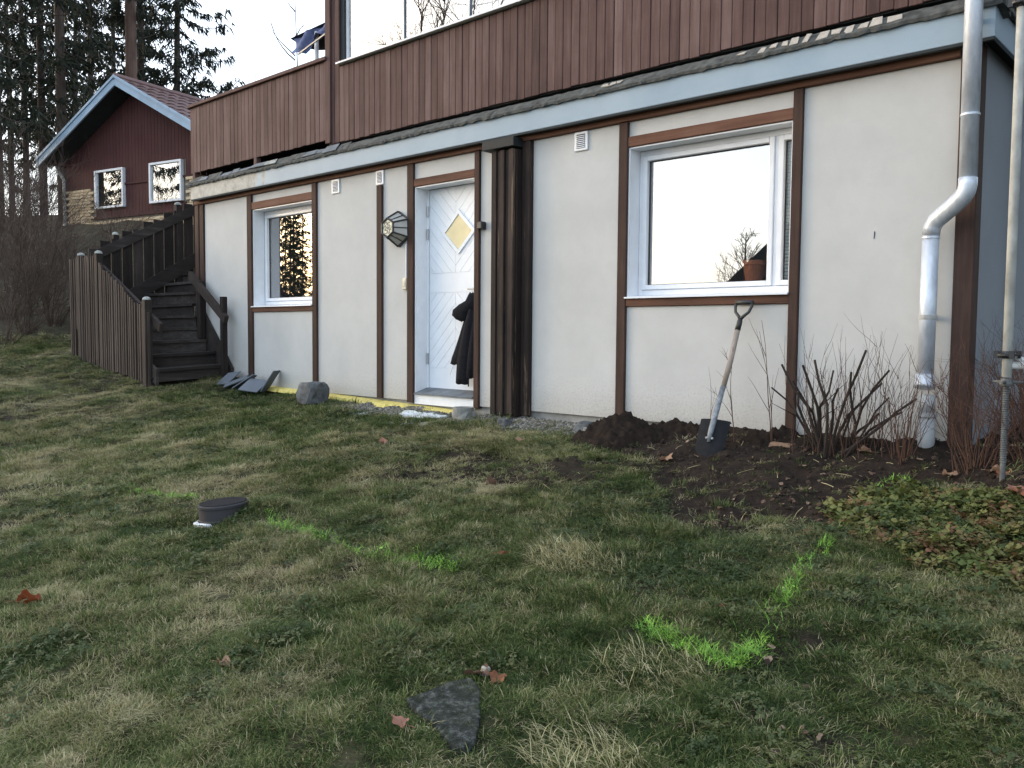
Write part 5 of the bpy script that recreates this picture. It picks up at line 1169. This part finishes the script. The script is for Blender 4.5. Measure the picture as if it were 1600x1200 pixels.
# leaves builder for clover and ground cover
def leafm(name, nlf, rad_, size, mt, seed, tre=True):
    r = random.Random(seed); mb = MB()
    for i in range(nlf):
        a = r.uniform(0, 6.28); q = rad_ * math.sqrt(r.random()); c0 = Vector((q * math.cos(a), q * math.sin(a), r.uniform(.004, .022)))
        nrm = Vector((r.gauss(0, .35), r.gauss(0, .35), 1)).normalized(); u_ = nrm.orthogonal().normalized(); v_ = nrm.cross(u_); ph = r.uniform(0, 6.28)
        for k_ in range(3 if tre else 1):
            an = ph + k_ * 2.094; d = u_ * math.cos(an) + v_ * math.sin(an); s = nrm.cross(d); L3 = size * r.uniform(.7, 1.2)
            j = len(mb.v); mb.v += [tuple(c0), tuple(c0 + d * L3 * .55 + s * L3 * .42 + nrm * .12 * L3), tuple(c0 + d * L3 + s * L3 * .15), tuple(c0 + d * L3 - s * L3 * .15), tuple(c0 + d * L3 * .55 - s * L3 * .42 + nrm * .12 * L3)]
            mb.f.append((j, j + 1, j + 2, j + 3, j + 4))
    return mb.mesh(name, mt)
x, y = sample(60000, 3.0, 6.9, -3.2, -.4)
cov = polydist(x, y, [(4.85, -1.45), (4.85, -.95), (5.05, -.70), (5.6, -.85), (6.6, -.9), (6.6, -2.2), (5.9, -1.9), (5.35, -1.75)]) + (fbm(x, y, .35, 67) - .5) * .3
k_ = (cov > -.03) & (rg_.uniform(0, 1, len(x)) < .085) & infr(x, y); xa_, ya_ = x[k_], y[k_]; n_ = len(xa_)
redd = sstep(.5, .62, fbm(xa_, ya_, .4, 71) + .25 * (np.abs(ya_ + 1.6) < .25) + .12 * (xa_ > 5.5))
scatter('ground_cover', np.stack([xa_, ya_, gz(xa_, ya_, True)], 1), normals_rot(xa_, ya_, rg_), rg_.uniform(.6, 1.5, n_), rg_.integers(0, 4, n_), np.clip(.40 + .45 * redd * rg_.uniform(.1, 1, n_) + rg_.normal(0, .12, n_), 0, 1), collection_of('cover_leaves', [leafm('cover', 9, .06, .024, K['cover'], 500 + i) for i in range(4)]), 'yellow-green and reddish ground cover leaves at the right')
cl = polydist(x, y, [(3.6, -1.25), (4.1, -1.85), (4.75, -1.7), (5.0, -1.5), (5.1, -2.5), (4.6, -2.75), (4.0, -2.6), (3.5, -2.2), (3.3, -1.7)]) + (fbm(x, y, .4, 61) - .5) * .4
k_ = (cl > -.05) & (rg_.uniform(0, 1, len(x)) < .09); xa_, ya_ = x[k_], y[k_]; n_ = len(xa_)
scatter('clover_patch', np.stack([xa_, ya_, gz(xa_, ya_, True)], 1), normals_rot(xa_, ya_, rg_), rg_.uniform(.6, 1.2, n_), rg_.integers(0, 3, n_), np.clip(rg_.normal(.45, .2, n_), 0, 1), collection_of('clover_leaves', [leafm('clover', 12, .06, .011, K['clover'], 520 + i) for i in range(3)]), 'dark green small-leaved plants between grass and bare soil')
x, y = sample(90000, -6.5, 6.9, -5.6, -.4); k_ = infr(x, y) & (rg_.uniform(0, 1, len(x)) < .16 * sstep(.50, .62, fbm(x, y, .45, 161, 3)) * (1 - soilmask(x, y)) * np.where(x > 4.9, 1.6, 1) ) & (polydist(x, y, sl) < 0); xa_, ya_ = x[k_], y[k_]; n_ = len(xa_)
scatter('lawn_weeds', np.stack([xa_, ya_, gz(xa_, ya_, True) + .006], 1), normals_rot(xa_, ya_, rg_), rg_.uniform(.7, 1.3, n_), rg_.integers(0, 3, n_), np.clip(rg_.normal(.7, .2, n_), 0, 1), collection_of('weed_leaves', [leafm('weed', 11, .055, .0125, K['clover'], 560 + i) for i in range(3)]), 'small round-leaved weeds growing through the lawn')
# clods, gravel, litter
def pebble(name, mt, seed, s=1.):
    bm = bmesh.new(); bmesh.ops.create_icosphere(bm, subdivisions=1, radius=1); r = random.Random(seed)
    for v in bm.verts: v.co = Vector((v.co.x * r.uniform(.7, 1.2), v.co.y * r.uniform(.7, 1.2), v.co.z * r.uniform(.5, .9)))
    me_ = bpy.data.meshes.new(name); bm.to_mesh(me_); bm.free(); me_.materials.append(mt); return me_
x, y = sample(150000, -3, 7, -3.6, .9); sm = soilmask(x, y); gm = gravelmask(x, y); ok = ((x > 5.15) | (y < -.02)) & infr(x, y, .1)
k_ = ok & (rg_.uniform(0, 1, len(x)) < .34 * sm * (1 - gm) * (.3 + fbm(x, y, .3, 55)) ** 2); xa_, ya_ = x[k_], y[k_]; n_ = len(xa_)
scatter('soil_clods', np.stack([xa_, ya_, gz(xa_, ya_, True) + .002], 1), rg_.uniform(0, 6.28, (n_, 3)), .004 + .022 * rg_.power(.30, n_) * rg_.uniform(.3, 1, n_), rg_.integers(0, 4, n_), rg_.uniform(0, 1, n_), collection_of('clods', [pebble('clod', K['clod'], 600 + i) for i in range(4)]), 'crumbly dark clods on the dug soil')
x2, y2 = sample(60000, -2.8, 2.75, -.7, -.01); gm = gravelmask(x2, y2); k_ = rg_.uniform(0, 1, len(x2)) < gm * .40; xa_, ya_ = x2[k_], y2[k_]; n_ = len(xa_)
scatter('gravel', np.stack([xa_, ya_, gz(xa_, ya_, True) + .002], 1), rg_.uniform(0, 6.28, (n_, 3)), rg_.uniform(.005, .014, n_), rg_.integers(0, 4, n_), rg_.uniform(0, 1, n_), collection_of('pebbles', [pebble('pebble', K['grav'], 620 + i) for i in range(4)]), 'grey gravel strip along the foot of the wall')
def litterleaf(seed):
    r = random.Random(seed); mb = MB(); n2_ = 9; mb.v.append((0, 0, .15)); 
    for i in range(n2_): a = i * 2 * math.pi / n2_; q = r.uniform(.55, 1.1); mb.v.append((q * math.cos(a), q * .75 * math.sin(a), r.uniform(-.1, .45)))
    mb.f = [(0, 1 + i, 1 + (i + 1) % n2_) for i in range(n2_)]; return mb.mesh('litter', K['litter'])
k_ = ok & (rg_.uniform(0, 1, len(x)) < .012 * sm * (x > 3.2) * (.4 + 2.2 * (x > 4.2))); xa_, ya_ = x[k_], y[k_]; n_ = len(xa_)
x3, y3 = sample(5200, -13, -5.7, -2.5, 4); 
xa_ = np.concatenate([xa_, x3]); ya_ = np.concatenate([ya_, y3]); n_ = len(xa_)
scatter('leaf_litter', np.stack([xa_, ya_, gz(xa_, ya_, True) + .006], 1), np.stack([rg_.normal(0, .35, n_), rg_.normal(0, .35, n_), rg_.uniform(0, 6.28, n_)], 1), rg_.uniform(.010, .026, n_), rg_.integers(0, 4, n_), rg_.uniform(0, 1, n_), collection_of('litter_leaves', [litterleaf(640 + i) for i in range(4)]), 'small brown leaf litter under the shrubs')
# twigs and straws lying about
mb = MB(); rr = random.Random(91)
for i in range(190):
    x0_ = rr.uniform(2.3, 6.2); y0_ = rr.uniform(-2.2, -.05)
    if soilmask(np.array([x0_]), np.array([y0_]))[0] < .3: continue
    a = rr.uniform(0, 3.14); l = rr.uniform(.02, .11); z0_ = G(x0_, y0_)
    x1_, y1_ = x0_ + l * math.cos(a), min(-.02, y0_ + l * math.sin(a)); z1_ = G(x1_, y1_)
    mb.tube([(x0_, y0_, z0_ + .004), ((x0_ + x1_) / 2 + rr.uniform(-.01, .01), (y0_ + y1_) / 2, (z0_ + z1_) / 2 + .010), (x1_, y1_, z1_ + .008)], rr.uniform(.0008, .0022), 3)
o = mb.build('fallen_twigs', K['straw'], None, fixn=False); o['kind'] = 'stuff'; o['label'] = 'pale straws and broken twigs scattered on the bare soil'

# ------------------------------------------------------------------ marking-paint lines and dead grass tufts
def paint_line(pts, width, nbl, seed, label, gaps=0.):
    r = np.random.default_rng(seed); P0 = np.array(pts, float); seg = np.hypot(*(P0[1:] - P0[:-1]).T); cum = np.concatenate([[0], np.cumsum(seg)]); t = r.uniform(0, cum[-1], nbl)
    i = np.clip(np.searchsorted(cum, t) - 1, 0, len(seg) - 1); u_ = (t - cum[i]) / seg[i]; q = P0[i] + (P0[i + 1] - P0[i]) * u_[:, None]
    d = (P0[i + 1] - P0[i]) / seg[i][:, None]; off = r.normal(0, width * .42, nbl) + (vn(t, t * 0, .15, seed) - .5) * width * .8
    x, y = q[:, 0] - d[:, 1] * off, q[:, 1] + d[:, 0] * off
    k_ = vn(t, t * 0 + 3, .22, seed + 5) * .6 + vn(t, off * 5, .09, seed + 6) * .5 > gaps; x, y = x[k_], y[k_]; m_ = len(x)
    V_, F_ = blade_arrays(np.stack([x, y, gz(x, y, True) + .012], 1), r.uniform(0, 6.28, m_), r.uniform(.03, .062, m_), r.uniform(.5, 1.45, m_), r.uniform(.0016, .0034, m_), r.uniform(0, .8, m_), r)
    # small dabs of paint caught on leaves and soil
    mb = MB(); mb.v = [tuple(v) for v in V_]; mb.f = F_; rr2 = random.Random(seed)
    for j in range(0, m_, 14):
        b = Vector((x[j], y[j], G(x[j], y[j]) + rr2.uniform(.006, .03))); nrm = Vector((rr2.gauss(0, .4), rr2.gauss(0, .4), 1)).normalized(); u2 = nrm.orthogonal().normalized(); v2 = nrm.cross(u2); s = rr2.uniform(.004, .009); k0 = len(mb.v)
        for a in range(5): mb.v.append(tuple(b + (u2 * math.cos(a * 1.257) + v2 * math.sin(a * 1.257)) * s * rr2.uniform(.6, 1.1)))
        mb.f.append(tuple(range(k0, k0 + 5)))
    c0 = P0.mean(0); return top(mb, 'paint_line', K['paint'], (c0[0], c0[1], G(c0[0], c0[1])), label, 'paint line', 'fluorescent marking lines sprayed on the lawn', fixn=False)
paint_line([(.16, -3.00), (.22, -3.10), (.6, -3.08), (1.12, -2.98)], .075, 620, 1, 'short faint fluorescent line left of the inspection pipe', .52)
paint_line([(2.0, -2.98), (2.3, -3.0), (2.86, -3.02), (3.3, -3.0), (3.66, -2.96)], .085, 1500, 2, 'fluorescent green line running right from the inspection pipe', .47)
paint_line([(4.74, -3.0), (4.95, -3.04), (5.19, -3.08), (5.20, -3.02), (5.13, -2.7), (5.06, -2.2), (4.98, -1.75)], .058, 2600, 3, 'bright fluorescent L-shaped corner line in the right foreground', .40)
paint_line([(4.97, -1.62), (4.93, -1.45), (4.88, -1.2)], .03, 160, 4, 'few fluorescent specks leading up towards the shrubs', .40)
paint_line([(4.86, -.72), (4.93, -.58), (4.99, -.55)], .05, 90, 5, 'bright green dabs on leaves below the downpipe', .2)
def deadtuft(cx2, cy2, rad_, n0, l0, l1, seed, label, elong=1.3):
    r = np.random.default_rng(seed); a = r.uniform(0, 6.28, n0); q = np.sqrt(r.uniform(0, 1, n0)) * rad_; x = cx2 + q * np.cos(a) * elong; y = cy2 + q * np.sin(a)
    V_, F_ = blade_arrays(np.stack([x, y, gz(x, y, True)], 1), np.arctan2(-.6, -.5) + r.normal(0, 1.1, n0), r.uniform(l0, l1, n0), r.uniform(.5, 1.4, n0), r.uniform(.0018, .0036, n0), r.uniform(.1, .7, n0), r)
    mb = MB(); mb.v = [tuple(v) for v in V_]; mb.f = F_; return top(mb, 'dead_grass_tuft', K['straw'], (cx2, cy2, G(cx2, cy2)), label, 'grass tuft', 'pale dead grass tufts', fixn=False)
deadtuft(4.03, -2.55, .17, 1100, .06, .15, 1, 'big pale dead grass tuft between the dark clover and the lawn', 1.2)
deadtuft(4.28, -2.55, .08, 170, .05, .11, 2, 'small pale dead grass tuft right beside the big one')
deadtuft(4.95, -3.25, .16, 380, .05, .12, 3, 'flattened pale tuft below the bright L-shaped line')
deadtuft(5.10, -3.80, .15, 420, .06, .14, 4, 'pale dead tuft at the bottom of the photo right of the slab')
deadtuft(3.55, -2.05, .07, 120, .04, .09, 5, 'little straw tuft above the big pale tuft')
deadtuft(3.95, -1.98, .09, 150, .04, .09, 6, 'straw-coloured tuft at the edge of the bare soil')

# ------------------------------------------------------------------ fallen leaves
def fallen(x, y, size, rz, mt, lobes, curl, seed, label, cat='leaf', lift=.02):
    r = random.Random(seed); n2_ = 40; mb = MB(); rings = (0, .35, .7, 1.0)
    z = G(x, y) + lift; R3 = Matrix.Rotation(rz, 3, 'Z') @ Matrix.Rotation(r.uniform(-.35, .35), 3, 'X') @ Matrix.Rotation(r.uniform(-.3, .3), 3, 'Y')
    mb.v.append((x, y, z))
    for q in rings[1:]:
        for i in range(n2_):
            a = i * 2 * math.pi / n2_; lb_ = 1 - .30 * (.5 + .5 * math.cos(lobes * a + math.pi)) * q; lb_ *= .75 + .25 * math.cos(a)
            lx_, ly_ = q * size * lb_ * math.cos(a) * 1.25, q * size * lb_ * math.sin(a) * .95
            v = R3 @ Vector((lx_, ly_, curl * size * (q * q) * (math.sin(2 * a + seed) * .6 + .5 + .25 * math.sin(5 * a)))); mb.v.append((x + v.x, y + v.y, z + v.z))
    mb.f += [(0, 1 + i, 1 + (i + 1) % n2_) for i in range(n2_)]
    for k_ in range(2):
        for i in range(n2_): mb.f.append((1 + k_ * n2_ + i, 1 + (k_ + 1) * n2_ + i, 1 + (k_ + 1) * n2_ + (i + 1) % n2_, 1 + k_ * n2_ + (i + 1) % n2_))
    L2 = R3 @ Vector((-size * 1.5, 0, 0)); st_ = R3 @ Vector((-size * .4, 0, 0)); mb.tube([(x + st_.x, y + st_.y, z + st_.z), (x + L2.x, y + L2.y, z + L2.z * .4)], .0012, 3)
    return top(mb, 'fallen_leaf', mt, (x, y, z), label, cat, 'fallen leaves on lawn and soil', smooth=True, fixn=False)
def ongr(px, py):
    d = fw + cr * ((px - 800) / 1330) - cu * ((py - 600) / 1330); t = 1.
    while t < 30:
        q = CAM + d * t
        if q.z < float(gz(np.array([q.x]), np.array([q.y]))[0]): return q.x, q.y
        t += .01
for i, (px, py, s, mk, lb, cu_, lo) in enumerate([
    (1040, 719, .062, 'tan', 'large tan oak leaf on bare soil left of the spade blade', .35, 7),
    (38, 948, .040, 'rust', 'curled rust-red leaf near the left edge of the lawn', .7, 5),
    (55, 951, .034, 'rust', 'small rust-red leaf touching the curled one at the left edge', .6, 5),
    (347, 1045, .024, 'tan', 'small tan leaf in the grass at lower left', .7, 5),
    (627, 1152, .030, 'pink', 'pinkish-brown leaf left of the granite slab', .4, 5),
    (1130, 960, .022, 'orange', 'orange-brown leaf inside the angle of the L-shaped line', .3, 3),
    (785, 872, .030, 'orange', 'orange-brown leaf right of the second painted line', .35, 5),
    (1353, 713, .042, 'tan', 'pale tan leaf under the pruned shrub', .5, 5),
    (1557, 733, .040, 'tan', 'pair-like pale leaf under the scaffold, left one', .5, 6),
    (1572, 738, .038, 'pink', 'pale pinkish leaf under the scaffold, right one', .5, 6),
    (1480, 742, .036, 'tan', 'crumpled tan leaf below the corner post', .5, 5),
    (912, 655, .050, 'pink', 'pinkish leaf on top of the dark stone by the soil heap', .5, 6),
    (598, 700, .050, 'pink', 'reddish leaf in the thin grass in front of the door', .4, 5),
    (583, 697, .024, 'tan', 'small pale leaf beside the reddish one before the door', .4, 5),
    (555, 703, .024, 'tan', 'small tan leaf left of the reddish one before the door', .5, 5),
    (766, 760, .040, 'brown', 'dark curled leaf in the middle of the upper lawn', .9, 6),
    (752, 1060, .040, 'brown', 'brown leaf beside the pale pebble above the slab', .4, 5),
    (776, 1066, .036, 'orange', 'reddish leaf in the grass right above the slab', .4, 5),
    (815, 693, .036, 'tan', 'tan leaf in grass below the wall right of the casing', .5, 5),
    (1590, 785, .055, 'pink', 'reddish-brown leaf at the right edge below the shrubs', .4, 6)]):
    x, y = ongr(px, py); fallen(x, y, s * 1.25, random.uniform(0, 6.28), K['leaf_' + mk], lo, cu_, i + 3, lb, lift=.028 if py > 760 else .02)
x, y = ongr(1222, 690); top(MB().quadbox([(x - .09, y - .02, G(x, y)), (x + .07, y - .03, G(x, y)), (x + .08, y + .02, G(x, y)), (x - .08, y + .02, G(x, y))], [(x - .08, y - .015, G(x, y) + .03), (x + .06, y - .02, G(x, y) + .025), (x + .07, y + .015, G(x, y) + .03), (x - .07, y + .015, G(x, y) + .035)]), 'wood_scrap', K['leaf_tan'], (x, y, G(x, y)), 'yellowish scrap of wood on the soil left of the pruned shrub', 'wood scrap')
K['redp'] = plain('red_plastic', (.62, .05, .03), .5); x, y = ongr(1260, 831); top(MB().tube([(x - .012, y, G(x, y) + .02), (x + .012, y + .004, G(x, y) + .022)], [.006, .008], 6), 'plastic_bit', K['redp'], (x, y, G(x, y)), 'tiny bright red plastic bit on the soil edge', 'plastic bit')
